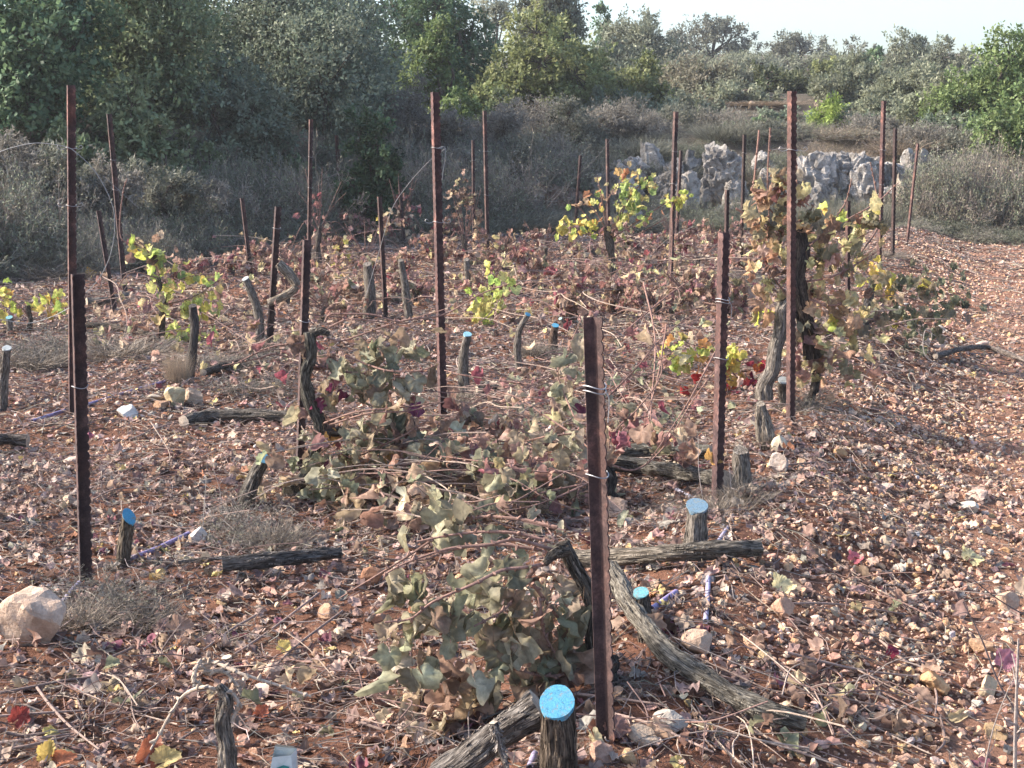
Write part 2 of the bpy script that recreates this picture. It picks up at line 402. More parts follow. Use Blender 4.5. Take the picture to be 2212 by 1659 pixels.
# ------------------------------------------------------------------ stones
def ico(sub):
    import bmesh
    bm = bmesh.new(); bmesh.ops.create_icosphere(bm, subdivisions=sub, radius=1)
    v = np.array([x.co[:] for x in bm.verts]); f = np.array([[y.index for y in x.verts] for x in bm.faces]); bm.free()
    return v, f
ICO = {k: ico(k) for k in (1, 2, 3, 4, 5)}
def stone_shape(sub, seed, cuts=9, rough=0.06):
    r = np.random.default_rng(seed); v, f = ICO[sub]; v = v.copy()
    for _ in range(cuts):                                            # chip flat facets off
        n = unit(r.normal(size=3)); h = r.uniform(0.38, 0.78); d = v @ n
        v = v - np.clip(d - h, 0, None)[:, None] * n
    v = v * (1 + rough * vnoise(v[:, 0] * 3 + seed, v[:, 1] * 3, v[:, 2] * 3))[:, None]
    return v * r.uniform(0.75, 1.15, 3) * np.array([1, 1, 0.72]), f
def random_rot(k, tilt=0.5):
    a = rng.uniform(0, 2 * PI, k); t = rng.normal(size=k) * tilt; b = rng.uniform(0, 2 * PI, k)
    ca, sa, ct, st, cb, sb = np.cos(a), np.sin(a), np.cos(t), np.sin(t), np.cos(b), np.sin(b)
    z = np.zeros(k); o = np.ones(k)
    Rz = np.stack([np.stack([ca, -sa, z], -1), np.stack([sa, ca, z], -1), np.stack([z, z, o], -1)], 1)
    Rx = np.stack([np.stack([o, z, z], -1), np.stack([z, ct, -st], -1), np.stack([z, st, ct], -1)], 1)
    Rb = np.stack([np.stack([cb, -sb, z], -1), np.stack([sb, cb, z], -1), np.stack([z, z, o], -1)], 1)
    return Rb @ Rx @ Rz
def scatter_xy(n, y0, y1, pad=1.2):
    """random ground spots inside the seen wedge (plus a margin)"""
    y = np.sqrt(rng.uniform(y0 ** 2, y1 ** 2, n)); x = rng.uniform(-1, 1, n) * (y * 0.345 + pad)
    k = y < field_edge(x) + 0.8
    return x[k], y[k]
STONE_PAL = [(4, (0.50, 0.315, 0.215)), (4, (0.56, 0.395, 0.285)), (3, (0.42, 0.255, 0.185)), (2.4, (0.56, 0.44, 0.34)), (1.4, (0.54, 0.36, 0.20)), (0.5, (0.56, 0.52, 0.46)), (1.6, (0.28, 0.17, 0.125))]
def stoniness(x, y):                                                # share of bare stones: high by the path, low in litter
    d = x - row_x(y)
    return np.clip(0.30 + 0.72 * sstep(-0.1, 0.9, d) + 0.42 * vnoise(x * 0.8 + 20, y * 0.5), 0, 1)
def gravel(name, n, y0, y1, s0, s1, sub):
    x, y = scatter_xy(n, y0, y1); k = rng.random(len(x)) < stoniness(x, y); x, y = x[k], y[k]
    size = s0 * (s1 / s0) ** (rng.random(len(x)) ** (1.7 - 0.7 * sstep(-0.2, 0.7, x - row_x(y))))
    pal = pick(STONE_PAL, len(x), 0.13); m = MB(); kind = rng.integers(0, 8, len(x))
    for j in range(8):
        i = np.nonzero(kind == j)[0]; v, f = stone_shape(sub, 40 + j, 12, 0.14)
        R = random_rot(len(i)); sc = size[i][:, None, None] * rng.uniform(0.75, 1.25, (len(i), 1, 3))
        V = np.einsum('kij,kvj->kvi', R, v[None] * sc * 0.5)
        V[..., 2] += (terrain(x[i], y[i]) + size[i] * 0.12)[:, None]; V[..., 0] += x[i][:, None]; V[..., 1] += y[i][:, None]
        m.add(V.reshape(-1, 3), (np.arange(len(i))[:, None, None] * len(v) + f[None]).reshape(-1, 3), np.repeat(pal[i], len(v), 0))
    return tag(m.build(name, M['stone']), kind='stuff')
gravel('gravel', 50000, 2.9, 9.5, 0.011, 0.056, 2)
gravel('gravel', 62000, 9.5, 25, 0.02, 0.072, 1)
gravel('grit', 50000, 2.9, 8.5, 0.006, 0.018, 1)

def stone(px, py, w_px, h_px, col, label=None, sub=3, group=None, cat='stone', name='stone', seed=None, sink=0.22, flat=1.0):
    """a single stone whose foot stands at (px, py)"""
    b = g(px, py); seed = seed if seed is not None else int(px * 7 + py)
    v, f = stone_shape(sub, seed, 10, 0.10)
    W, Hh = wsz(w_px, b[1]), wsz(h_px, b[1])
    v = v - [0, 0, v[:, 2].min()]; v = v / np.array([np.ptp(v[:, 0]), np.ptp(v[:, 1]), v[:, 2].max()])
    a = np.random.default_rng(seed).uniform(-0.3, 0.3); R = np.array([[math.cos(a), -math.sin(a), 0], [math.sin(a), math.cos(a), 0], [0, 0, 1]])
    v = (v * [W, W * 0.85, Hh / (1 - sink)]) @ R.T - [0, 0, sink * Hh / (1 - sink)]
    b = b + [0, W * 0.42, 0]; b[2] = float(terrain(b[0], b[1]))
    m = MB(); m.add(v + b, f, col)
    o = m.build(name, M['stone'], origin=b); return tag(o, label, cat, group)
stone(52, 1402, 152, 132, (0.48, 0.36, 0.275), 'big pinkish limestone boulder by the foot of the short left post', 4, cat='boulder', name='boulder', seed=5)
stone(270, 908, 46, 30, (0.62, 0.60, 0.56), 'flat chalk white stone right of the tall left post', 4, seed=9)
stone(378, 880, 48, 44, (0.5, 0.42, 0.26), 'pale straw coloured clod under the charcoal stump', 4, seed=12)
stone(420, 878, 44, 38, (0.44, 0.33, 0.24), 'grey tan stone just right of the pale straw clod', seed=3)
stone(330, 874, 44, 18, (0.52, 0.44, 0.34), 'long flat pale stone just left of the pale straw clod', seed=31)
stone(345, 890, 40, 20, (0.45, 0.29, 0.19), 'orange tan stone in front of the pale straw clod', seed=77)
stone(428, 1180, 46, 36, (0.55, 0.5, 0.45), 'pale grey stone at the end of the purple pipe beside the weeds', seed=71)
stone(1328, 1118, 68, 46, (0.42, 0.31, 0.24), 'rounded beige stone right behind the front post', seed=15)
stone(1447, 1588, 82, 50, (0.36, 0.33, 0.29), 'large smooth grey stone at the end of the front post', seed=8)
stone(1392, 1612, 70, 34, (0.44, 0.34, 0.25), 'flat tan stone with a lit top right of the front post', seed=14)
stone(1297, 1650, 62, 48, (0.45, 0.29, 0.22), 'pinkish stone just below the foot of the front post', seed=16)
stone(1362, 1655, 40, 34, (0.5, 0.35, 0.2), 'yellowish stone right of the pinkish one below the front post', seed=17)
stone(878, 1542, 48, 42, (0.55, 0.4, 0.25), 'yellow tan stone among the litter left of the cut grey trunk', seed=19)
stone(803, 1275, 52, 46, (0.42, 0.22, 0.13), 'orange stone at the left edge of the front vine leaves', seed=20)
stone(505, 1512, 52, 40, (0.43, 0.30, 0.21), 'square tan stone behind the arched cane', seed=21)
stone(704, 1345, 44, 40, (0.43, 0.27, 0.18), 'pointed orange tan stone below the dark lying log', seed=22)
stone(645, 1462, 36, 26, (0.5, 0.38, 0.24), 'small pale tan stone alone on the open soil', seed=23)
stone(588, 1470, 44, 34, (0.44, 0.32, 0.25), 'two toned pinkish stone next to the small pale tan one', seed=24)
stone(1691, 980, 42, 34, (0.56, 0.48, 0.36), 'yellowish white stone at the right of the split stump', seed=25)
stone(1692, 1022, 46, 42, (0.5, 0.42, 0.36), 'triangular grey white stone below the split stump', seed=26)
stone(2098, 1112, 48, 24, (0.56, 0.51, 0.43), 'pale oval stone alone on the dusty track', seed=27)
stone(2176, 1330, 50, 44, (0.46, 0.32, 0.23), 'knobbly tan stone by the twig on the right edge', seed=28)
stone(2124, 1414, 54, 36, (0.46, 0.30, 0.19), 'square orange tan stone right on the track', seed=29)
stone(2028, 1504, 66, 44, (0.52, 0.33, 0.18), 'tilted yellow orange stone with a shaded right half on the track', seed=30)
stone(2140, 1510, 46, 44, (0.5, 0.4, 0.27), 'pale yellow stone behind the dry stems at the right edge', seed=33)
stone(1512, 1418, 72, 46, (0.47, 0.34, 0.25), 'blocky tan stone below the upright purple pipe', seed=34)
stone(1688, 1340, 56, 42, (0.46, 0.28, 0.19), 'orange stone sticking out of the slope beside the track', seed=35)
stone(1510, 1382, 36, 26, (0.5, 0.35, 0.22), 'small yellowish stone touching the foot of the upright pipe', seed=36)
stone(2000, 745, 24, 16, (0.5, 0.4, 0.33), 'small pale stone beside the grey branch on the track', seed=37)
proto_st = []
for j in range(10):
    v, f = stone_shape(3, 900 + j, 9, 0.1); v = v * 0.5; m = MB(); m.add(v, f, pick(STONE_PAL[:5], 1, 0.1)[0]); proto_st.append(m)
xs, ysv = scatter_xy(900, 3.5, 17, 0.1)
kk = rng.random(len(xs)) < stoniness(xs, ysv); xs, ysv = xs[kk][:210], ysv[kk][:210]
first = {}
for i, (x, y) in enumerate(zip(xs, ysv)):
    j = i % 10; s = rng.uniform(0.05, 0.105) * (0.8 if y < 6 else 1)
    if j not in first: o = first[j] = proto_st[j].build('stone', M['stone'])
    else: o = first[j].copy(); COL.objects.link(o)
    o.location = (x, y, float(terrain(x, y)) + 0.13 * s); o.rotation_euler = (rng.normal() * 0.25, rng.normal() * 0.25, rng.uniform(0, 6.28))
    o.scale = (s * rng.uniform(0.8, 1.3), s * rng.uniform(0.8, 1.2), s * rng.uniform(0.7, 1.1))
    tag(o, 'ordinary pinkish tan limestone lying loose on the stony red soil', 'stone', 'loose limestones on the soil')

# ------------------------------------------------------------------ leaf and twig litter
LITTER = [(4, (0.28, 0.18, 0.14)), (4, (0.36, 0.24, 0.19)), (3.4, (0.155, 0.098, 0.082)), (2.4, (0.38, 0.29, 0.235)), (1.2, (0.46, 0.35, 0.27)), (0.3, (0.17, 0.06, 0.075)), (0.25, (0.48, 0.36, 0.15)), (2, (0.26, 0.22, 0.19)), (0.4, (0.36, 0.17, 0.09))]
def litter(n, y0, y1, lod, s0, s1):
    x, y = scatter_xy(n, y0, y1); k = rng.random(len(x)) < 1.05 - 0.97 * stoniness(x, y); x, y = x[k], y[k]; n = len(x)
    m = MB(); pos = np.stack([x, y, terrain(x, y) + rng.uniform(0.003, 0.022, n)], -1)
    a = rng.uniform(0, 2 * PI, n); d = np.stack([np.cos(a), np.sin(a), rng.normal(size=n) * 0.2], -1)
    nr = np.stack([rng.normal(size=n) * 0.45, rng.normal(size=n) * 0.45, np.ones(n)], -1)
    size = rng.uniform(s0, s1, n)
    leaves(m, pos, d, nr, size, rng.normal(size=n) * 0.6, rng.uniform(0.1, 0.28, n), pick(LITTER, n, 0.2), lod)
    tag(m.build('leaf_litter', M['dry_leaf'], smooth=lod < 2), kind='stuff')
litter(15000, 2.9, 7.5, 1, 0.015, 0.058); litter(24000, 7.2, 13, 2, 0.018, 0.06); litter(34000, 12, 24.5, 2, 0.028, 0.075)
TWIG = [(3, (0.20, 0.145, 0.12)), (2.4, (0.29, 0.235, 0.195)), (3, (0.12, 0.08, 0.068)), (1, (0.38, 0.32, 0.26)), (2, (0.18, 0.155, 0.14))]
def twigs(n, y0, y1, l0, l1, w):
    x, y = scatter_xy(n, y0, y1); k = rng.random(len(x)) < 1.1 - 0.7 * stoniness(x, y); x, y = x[k], y[k]; n = len(x)
    a = rng.uniform(0, 2 * PI, n); L = rng.uniform(l0, l1, n) ** 1.0
    m = MB(); col = pick(TWIG, n, 0.15)
    def pt(t, lift):
        px_, py_ = x + np.cos(a + bend * t) * L * t, y + np.sin(a + bend * t) * L * t
        return np.stack([px_, py_, terrain(px_, py_) + lift], -1)
    bend = rng.normal(size=n) * 0.6; z = [rng.uniform(0.004, 0.045, n) for _ in range(4)]
    pts = [pt(t, z[i]) for i, t in enumerate((0, 0.33, 0.66, 1))]
    for i in range(3): sticks(m, pts[i], pts[i + 1], np.full(n, w) * rng.uniform(0.7, 1.3, n), np.full(n, w * 0.75), col)
    tag(m.build('twig_litter', M['dry_leaf']), kind='stuff')
twigs(9000, 2.9, 8, 0.05, 0.26, 0.0016); twigs(12000, 8, 15, 0.08, 0.34, 0.0026); twigs(9000, 15, 24, 0.12, 0.45, 0.0045)

# ------------------------------------------------------------------ rocks at the back
def rock(px, py, w_px, h_px, Y, label, seed, tint=(1, 1, 1), block=0.0, depth=0.8, sink=0.18, group=None):
    c = P(px, py, Y); W, Hh = wsz(w_px, Y) * 1.12, wsz(h_px, Y); top = c[2] + Hh / 2
    bot = min(c[2] - Hh / 2, float(terrain(c[0], Y)) - 0.12); Hh = top - bot; c = np.array([c[0], Y, (top + bot) / 2])
    v, f = ICO[5 if w_px > 90 else 4]; r = np.random.default_rng(seed); v = v.copy()
    sq = max(block, 0.28); v = np.sign(v) * np.abs(v) ** (1 - sq); v = v / np.abs(v).max()
    for _ in range(16):
        n = unit(r.normal(size=3)); h = r.uniform(0.55, 0.9); v = v - np.clip(v @ n - h, 0, None)[:, None] * n
    as_ = np.array([W, W * depth, Hh]) / 0.5; p = v * as_; rough = 1 - block
    k = 0.22 * rough * vnoise(p[:, 0] * 0.9 + seed, p[:, 1] * 0.9, p[:, 2] * 1.8) + 0.11 * (1 - block * 0.6) * (0.6 - 1.6 * np.abs(vnoise(p[:, 0] * 1.8 + seed, p[:, 1] * 1.8, p[:, 2] * 5)))
    k = k + 0.07 * (0.5 - np.abs(vnoise(p[:, 0] * 5 + seed, p[:, 1] * 5, p[:, 2] * 6)) * 2) + 0.05 * vnoise(p[:, 0] * 10, p[:, 1] * 10 + seed, p[:, 2] * 10)
    pits = np.clip(vnoise(p[:, 0] * 3.4 + 3 * seed, p[:, 1] * 3.4, p[:, 2] * 3.4) - 0.22, 0, None) * 0.7 * rough
    v = v * (1 + k - pits)[:, None]
    v = v * np.array([W / 2, W / 2 * depth, Hh / 2]) / np.array([np.abs(v[:, 0]).max(), np.abs(v[:, 1]).max(), np.abs(v[:, 2]).max()])
    m = MB(); m.add(v + c, f, tint)
    o = m.build('rock_outcrop', M['rock'], origin=c); return tag(o, label, 'rock', group)
rock(1405, 326, 58, 42, 27.0, 'square cut white block standing on top of the stone terrace', 1, block=0.55, depth=0.9)
rock(1362, 372, 120, 92, 26.6, 'broad white limestone outcrop under the square block', 2)
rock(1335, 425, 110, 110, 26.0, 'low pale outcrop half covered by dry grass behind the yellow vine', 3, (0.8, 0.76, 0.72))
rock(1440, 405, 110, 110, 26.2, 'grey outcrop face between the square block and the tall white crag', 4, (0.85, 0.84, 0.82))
rock(1553, 372, 92, 130, 26.0, 'tall craggy white outcrop left of the tall right post', 5)
rock(1490, 345, 50, 66, 26.8, 'small white rock behind the thin post on the terrace', 6)
rock(1643, 345, 60, 40, 27.0, 'small white rock half hidden behind bare canes', 7)
rock(1762, 378, 84, 104, 25.8, 'pitted grey white crag just right of the tall right post', 8)
rock(1826, 362, 110, 72, 26.0, 'long pitted limestone ledge in the middle of the terrace', 9)
rock(1868, 380, 60, 60, 25.6, 'white tip of the limestone ledge before the twin posts', 10)
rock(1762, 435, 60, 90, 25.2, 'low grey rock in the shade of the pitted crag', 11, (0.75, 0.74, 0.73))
rock(1942, 372, 84, 60, 26.2, 'white rock behind the pair of thin posts', 12)
rock(1935, 430, 100, 84, 25.4, 'broad white rock below the leaning cream slab', 13)
rock(1954, 388, 38, 30, 24.9, 'cream coloured leaning slab of stone between two thin posts', 14, (1.2, 1.1, 0.95), block=0.3)
rock(2124, 412, 62, 60, 25.6, 'separate knobbly white rock below the green trees at right', 15)
rock(2120, 450, 80, 40, 25.0, 'grey rubble under the knobbly white rock', 16, (0.8, 0.78, 0.75))
rock(2180, 466, 84, 26, 24.6, 'low rubble heap at the right end of the terrace', 17, (0.85, 0.8, 0.76))
rock(1180, 425, 190, 66, 25.2, 'brownish earth and stone bank left of the white outcrops', 18, (0.55, 0.40, 0.33), depth=0.5)
rock(1085, 478, 60, 36, 24.0, 'low grey rock at the end of the vine rows', 19, (0.8, 0.8, 0.78))
rw = np.random.default_rng(8)
for i in range(16):
    rock(1636 + i * 9 + rw.normal() * 6, 238 + rw.normal() * 8, rw.uniform(10, 34), rw.uniform(8, 22), 39.5 + rw.normal() * 0.4, 'yellowish stone of the collapsed wall on the upper terrace below the dark bush', 500 + i, tuple(np.array((1.05, 0.88, 0.72)) * rw.uniform(0.8, 1.1)), group='stones of the upper terrace wall')

# the broken ledge between and below the big outcrops
rl = np.random.default_rng(5)
LEDGE = 'weathered pale limestone piece in the broken ledge along the back of the vineyard'
for i in range(34):
    px = rl.uniform(1318, 2010); row = rl.integers(0, 3); py = (352, 400, 445)[row] + rl.normal() * 10
    if 1570 < px < 1700: py += 18
    rock(px, py, rl.uniform(34, 84), rl.uniform(22, 50) * (1 if row else 0.8), (26.4, 25.8, 25.2)[row] + rl.normal() * 0.2, LEDGE, 200 + i, tuple(np.array((1, 0.98, 0.95)) * rl.uniform(0.75, 1.1)), group='limestone pieces of the broken ledge')

# ================================================================== TREES AND BRUSH
def foliage(lobes, n_clump, per, rc, L, W, base, seed, droop=0.0, shell=0.55, var=0.2, spray=0.5, tint2=None):
    """leafy crown: lobes of clumps of sprays of leaves, with gaps between clumps"""
    r = np.random.default_rng(seed); lobes = np.asarray(lobes, float)          # x y z rx ry rz
    wgt = (lobes[:, 3] * lobes[:, 5]); i = r.choice(len(lobes), n_clump, p=wgt / wgt.sum())
    d = unit(r.normal(size=(n_clump, 3))); rad = shell + (1.02 - shell) * r.random(n_clump) ** 0.6
    c = lobes[i, :3] + d * lobes[i, 3:] * rad[:, None]
    cs = rc * r.uniform(0.6, 1.4, n_clump)
    # sprays inside a clump
    ns = max(3, per // 7); k = n_clump * ns; ci = np.repeat(np.arange(n_clump), ns)
    sd = unit(r.normal(size=(k, 3)) + d[ci] * 0.7 + np.array([0, 0, 0.35 - droop]))
    sp = c[ci] + r.normal(size=(k, 3)) * (cs[ci] * 0.42)[:, None]
    nl = 7; li = np.repeat(np.arange(k), nl); t = np.tile(np.linspace(0, 1, nl), k)
    pos = sp[li] + sd[li] * (t * cs[ci][li] * spray)[:, None] + r.normal(size=(k * nl, 3)) * L * 0.25
    ld_ = unit(sd[li] * 0.8 + r.normal(size=(k * nl, 3)) * 0.75 + np.array([0, 0, -droop]))
    nr = unit(r.normal(size=(k * nl, 3)) * 0.55 + d[ci][li] * 0.7 + np.array([0, 0, 0.7]))
    n = k * nl
    col = np.tile(np.asarray(base, float), (n, 1)) * (1 + var * r.normal(size=(n_clump, 1)))[ci][li] * (1 + 0.22 * r.normal(size=(n, 1)))
    if tint2 is not None:
        a = np.clip(r.normal(size=(n_clump, 1)) * 0.5 + 0.35, 0, 1)[ci][li]; col = col * (1 - a) + np.asarray(tint2) * a * (1 + 0.2 * r.normal(size=(n, 1)))
    m = MB(); sv = r.uniform(0.65, 1.3, n)
    rquads(m, pos, ld_, nr, L * sv, W * sv, 0.12 * r.normal(size=n), np.clip(col, 0.006, 0.6))
    return m, c, cs
def tree(name, label, cat, px, top, Y, w_px, h_px, kind, seed, n_lobe=9, dens=1.0, trunk_h=0.25, base_py=None, aspect=1.0, open_=0.0, group=None):
    """kind: dict of leaf colour / size.  px, top in photo pixels; the foot stands on the ground at depth Y"""
    r = np.random.default_rng(seed)
    c0 = P(px, top, Y); x = c0[0]; zb = float(terrain(x, Y)); Wd, Hc = wsz(w_px, Y) * (1.4 if px > 1280 else 1.12), wsz(h_px, Y) * (1.45 if px > 1280 else 1.1); dens *= 1.1
    ztop = c0[2]; zc = ztop - Hc / 2
    root = empty(name, (x, Y, zb), label, cat, group)
    lobes = []
    for j in range(n_lobe):
        a = 2 * PI * j / n_lobe + r.uniform(-0.4, 0.4); q_ = r.uniform(0.25, 0.68); hz = r.uniform(-0.55, 0.62)
        k_ = math.sqrt(max(0.15, 1 - hz * hz)); s = r.uniform(0.27, 0.42) * (1 - open_ * 0.35)
        lobes.append([x + math.cos(a) * q_ * k_ * Wd / 2, Y + math.sin(a) * q_ * k_ * Wd / 2 * aspect, zc + hz * Hc / 2, s * Wd / 2, s * Wd / 2, s * Hc / 2 * 1.05])
    for j in range(3): lobes.append([x + r.normal() * 0.1 * Wd, Y + r.normal() * 0.1 * Wd, zc + (0.1 + 0.16 * j) * Hc, 0.34 * Wd / 2, 0.34 * Wd / 2, 0.36 * Hc / 2])
    lobes = np.array(lobes)
    lobes[:, 2] = np.maximum(lobes[:, 2], zb + lobes[:, 5] * 0.5)
    area = Wd * Hc
    leafA = kind['L'] * kind['W'] * 0.5
    n_total = dens * 4.6 * area / leafA
    per = 70; n_cl = max(40, int(n_total / per))
    m, cc, cs = foliage(lobes, n_cl, per, kind['rc'] * max(Wd, Hc), kind['L'], kind['W'], kind['c'], seed, kind.get('droop', 0), kind.get('shell', 0.5), kind.get('var', 0.2), kind.get('spray', 0.9), kind.get('c2'))
    m.build('crown', M['tree_leaf'], root, (x, Y, zb))
    t = MB(); fork = np.array([x + r.normal() * 0.05 * Wd, Y, zb + max(0.15, (zc - zb) * 0.55)]); rt = 0.028 * Wd + 0.03
    tube(t, [[x, Y, zb - 0.15], [x + r.normal() * 0.03 * Wd, Y + 0.02, zb + (fork[2] - zb) * 0.5], fork], [rt * 1.35, rt, rt * 0.85], 9, 12, rough=0.14, col=kind.get('bark', (0.17, 0.14, 0.12)), seed=seed)
    for lb in lobes:
        mid = fork * 0.5 + lb[:3] * 0.5 + r.normal(size=3) * 0.05 * Wd + [0, 0, -0.02 * Hc]
        tube(t, [fork, mid, lb[:3]], [rt * 0.6, rt * 0.36, rt * 0.16], 6, 9, rough=0.1, col=kind.get('bark', (0.17, 0.14, 0.12)), seed=seed)
    i = r.choice(len(cc), min(len(cc), 260), replace=False)
    near = np.argmin(((cc[i][:, None] - lobes[None, :, :3]) ** 2).sum(-1), 1)
    sticks(t, lobes[near, :3], cc[i], np.full(len(i), rt * 0.13), np.full(len(i), rt * 0.05), (0.16, 0.135, 0.12))
    t.build('trunk', M['bark'], root, (x, Y, zb), smooth=True)
    return root
OAK = dict(L=0.078, W=0.047, rc=0.05, c=(0.15, 0.195, 0.10), c2=(0.25, 0.28, 0.145), var=0.25, shell=0.45)
CAROB = dict(L=0.082, W=0.056, rc=0.05, c=(0.09, 0.15, 0.08), c2=(0.16, 0.225, 0.11), var=0.25, shell=0.5)
LENT = dict(L=0.07, W=0.038, rc=0.045, c=(0.16, 0.195, 0.13), c2=(0.23, 0.25, 0.175), var=0.2, shell=0.4)
YG = dict(L=0.095, W=0.06, rc=0.055, c=(0.16, 0.185, 0.075), c2=(0.26, 0.27, 0.115), var=0.22, shell=0.5)
OLIVE = dict(L=0.13, W=0.055, rc=0.06, c=(0.155, 0.17, 0.115), c2=(0.25, 0.255, 0.18), var=0.2, shell=0.45, bark=(0.11, 0.09, 0.08))
GREYG = dict(L=0.105, W=0.045, rc=0.06, c=(0.165, 0.18, 0.115), c2=(0.25, 0.255, 0.17), var=0.2, shell=0.4)
BRIGHT = dict(L=0.09, W=0.03, rc=0.09, c=(0.20, 0.27, 0.06), c2=(0.3, 0.36, 0.09), var=0.15, shell=0.3)
GREEN = dict(L=0.078, W=0.05, rc=0.055, c=(0.11, 0.16, 0.06), c2=(0.2, 0.245, 0.09), var=0.25, shell=0.5)

# left wood, front to back
tree('carob_tree', 'dark green broadleaf tree at the far left edge of the wood', 'tree', 60, -150, 21.5, 330, 640, CAROB, 101, 11)
tree('oak_tree', 'tall mid green tree with pale sunlit sprays between the two left posts', 'tree', 300, -170, 23.5, 350, 720, OAK, 102, 12)
tree('oak_tree', 'bushy green sapling tree with a lit top behind the thin leaning post', 'tree', 285, 195, 21.0, 260, 330, OAK, 103, 8)
tree('pistachio_tree', 'very wide grey green tree that fills the wood left of centre', 'tree', 590, -190, 26.5, 560, 760, LENT, 104, 16)
tree('pistachio_tree', 'grey green tree shaded deep inside the wood behind the central short posts', 'tree', 470, 150, 23.5, 300, 400, LENT, 105, 9)
tree('oak_tree', 'dark shaded tree at the left back of the wood', 'tree', 170, -220, 28.0, 420, 720, OAK, 106, 10)
tree('carob_tree', 'near black green carob tree whose rounded top meets the sky', 'tree', 925, -75, 36.0, 320, 320, CAROB, 107, 10)
tree('oak_tree', 'fresh green rounded tree in front of the dark carob', 'tree', 940, 62, 31.0, 190, 240, GREEN, 108, 9)
tree('oak_tree', 'large round yellow green tree in the middle of the tree line', 'tree', 1140, 45, 33.0, 310, 300, YG, 109, 13)
tree('oak_tree', 'yellow green tree right of the large round one', 'tree', 1255, 70, 35.0, 170, 240, YG, 110, 8)
tree('pine_tree', 'tall grey green tree with feathery top cut by the upper frame', 'tree', 1190, -45, 45.0, 190, 230, OLIVE, 111, 9)
tree('poplar_tree', 'pale thin sunlit tree against the sky left of the feathery tall one', 'tree', 1062, -20, 50.0, 90, 150, dict(GREYG, c=(0.25, 0.25, 0.17), c2=(0.36, 0.36, 0.26)), 112, 6, 0.45)
tree('cypress_tree', 'small dark pointed cypress on the skyline', 'tree', 1305, 28, 60.0, 46, 100, dict(CAROB, L=0.16, W=0.08), 113, 5, aspect=1)
tree('olive_tree', 'dense grey olive tree left of the open olive with visible limbs', 'tree', 1388, 42, 52.0, 190, 190, OLIVE, 114, 11)
tree('oak_tree', 'small sunlit yellow green tree below the dense grey olive', 'tree', 1385, 135, 36.0, 130, 150, YG, 115, 7)
def olive(label, px, top, Y, w, h, trunk_py, seed, dens=1.15):
    """spreading olive on the skyline with its dark limbs showing"""
    r = np.random.default_rng(seed); c0 = P(px, top, Y); zb = float(terrain(c0[0], Y)); x = c0[0]
    Wd, Hc = wsz(w, Y), wsz(h, Y); root = empty('olive_tree', (x, Y, zb), label, 'tree')
    zt = c0[2]; zf = P(px, trunk_py, Y)[2]; lobes = []
    for j in range(38):
        u = -0.9 + 1.8 * (j % 10) / 9 + r.uniform(-.1, .1); zz = zt - Hc * (0.2 + 0.36 * u * u + r.uniform(-0.08, 0.12) + (0.34 * abs(u) * (j // 10) if j > 9 else 0)); s = r.uniform(0.2, 0.32)
        lobes.append([x + u * Wd / 2, Y + r.normal() * 0.16 * Wd, zz, s * Wd / 2 * 1.2, s * Wd / 2 * 1.2, s * Hc * 0.7])
    lobes = np.array(lobes)
    n_cl = int(dens * 4.6 * Wd * Hc / (0.16 * 0.07 * 0.5) / 70)
    m, cc, cs = foliage(lobes, n_cl, 70, 0.055 * Wd, 0.16, 0.07, (0.15, 0.155, 0.115), seed, 0.1, 0.3, 0.18, 0.9, (0.23, 0.23, 0.18))
    m.build('crown', M['tree_leaf'], root, (x, Y, zb)); t = MB(); fork = np.array([x, Y, zf]); rt = 0.026 * Wd
    tube(t, [[x + 0.03 * Wd, Y, zb - 0.3], [x - 0.02 * Wd, Y, (zb + zf) / 2], fork], [rt * 1.4, rt, rt], 9, 12, rough=0.2, col=(0.07, 0.06, 0.055), seed=seed)
    for lb in lobes[:9]:
        mid = fork * 0.45 + lb[:3] * 0.55 + r.normal(size=3) * 0.07 * Wd - [0, 0, 0.05 * Wd]
        tube(t, [fork, mid, lb[:3]], [rt * 0.6, rt * 0.4, rt * 0.14], 6, 9, rough=0.15, col=(0.07, 0.06, 0.055), seed=seed)
    t.build('trunk', M['bark'], root, (x, Y, zb), smooth=True)
olive('open spreading olive tree with dark limbs, tallest on the right skyline', 1540, 36, 78.0, 172, 105, 122, 121)
olive('wide flat olive tree on the skyline left of the tall right post', 1722, 76, 80.0, 170, 74, 140, 122)
olive('pale see through olive tree on the skyline with a crooked stem', 1838, 84, 76.0, 130, 80, 145, 123, 0.32)
tree('olive_tree', 'round grey olive with a domed top on the right skyline', 'tree', 1958, 84, 56.0, 120, 110, OLIVE, 124, 9)
tree('olive_tree', 'grey green olive between the domed one and the right green trees', 'tree', 2055, 104, 50.0, 130, 150, OLIVE, 125, 9)
tree('lentisk_bush', 'long low dark green bush above the upper stone wall', 'bush', 1682, 152, 44.0, 190, 70, dict(CAROB, L=0.12, W=0.07, c=(0.07, 0.085, 0.04), c2=(0.12, 0.125, 0.06)), 126, 11)
tree('olive_bush', 'brownish grey olive bush left of the dark low bush', 'bush', 1525, 142, 42.0, 190, 110, dict(GREYG, c=(0.17, 0.15, 0.105)), 127, 10)
tree('olive_bush', 'grey green olive bush right of the dark low bush', 'bush', 1842, 138, 40.0, 150, 130, GREYG, 128, 9)
tree('olive_bush', 'large silvery olive bush behind the pair of thin posts', 'bush', 1975, 150, 36.0, 190, 160, GREYG, 129, 11)
tree('olive_bush', 'small fresh green bush under the flat skyline olive', 'bush', 1790, 130, 50.0, 80, 60, dict(YG, L=0.13), 130, 6)
tree('dark_shrub', 'small dark shrub between the pale olive and the domed olive', 'bush', 1890, 112, 58.0, 70, 56, dict(CAROB, L=0.15, W=0.09), 131, 6)
tree('broom_bush', 'bright lime green bush between the outcrop and the tall right post', 'bush', 1792, 224, 31.0, 96, 78, BRIGHT, 132, 7, 0.8)
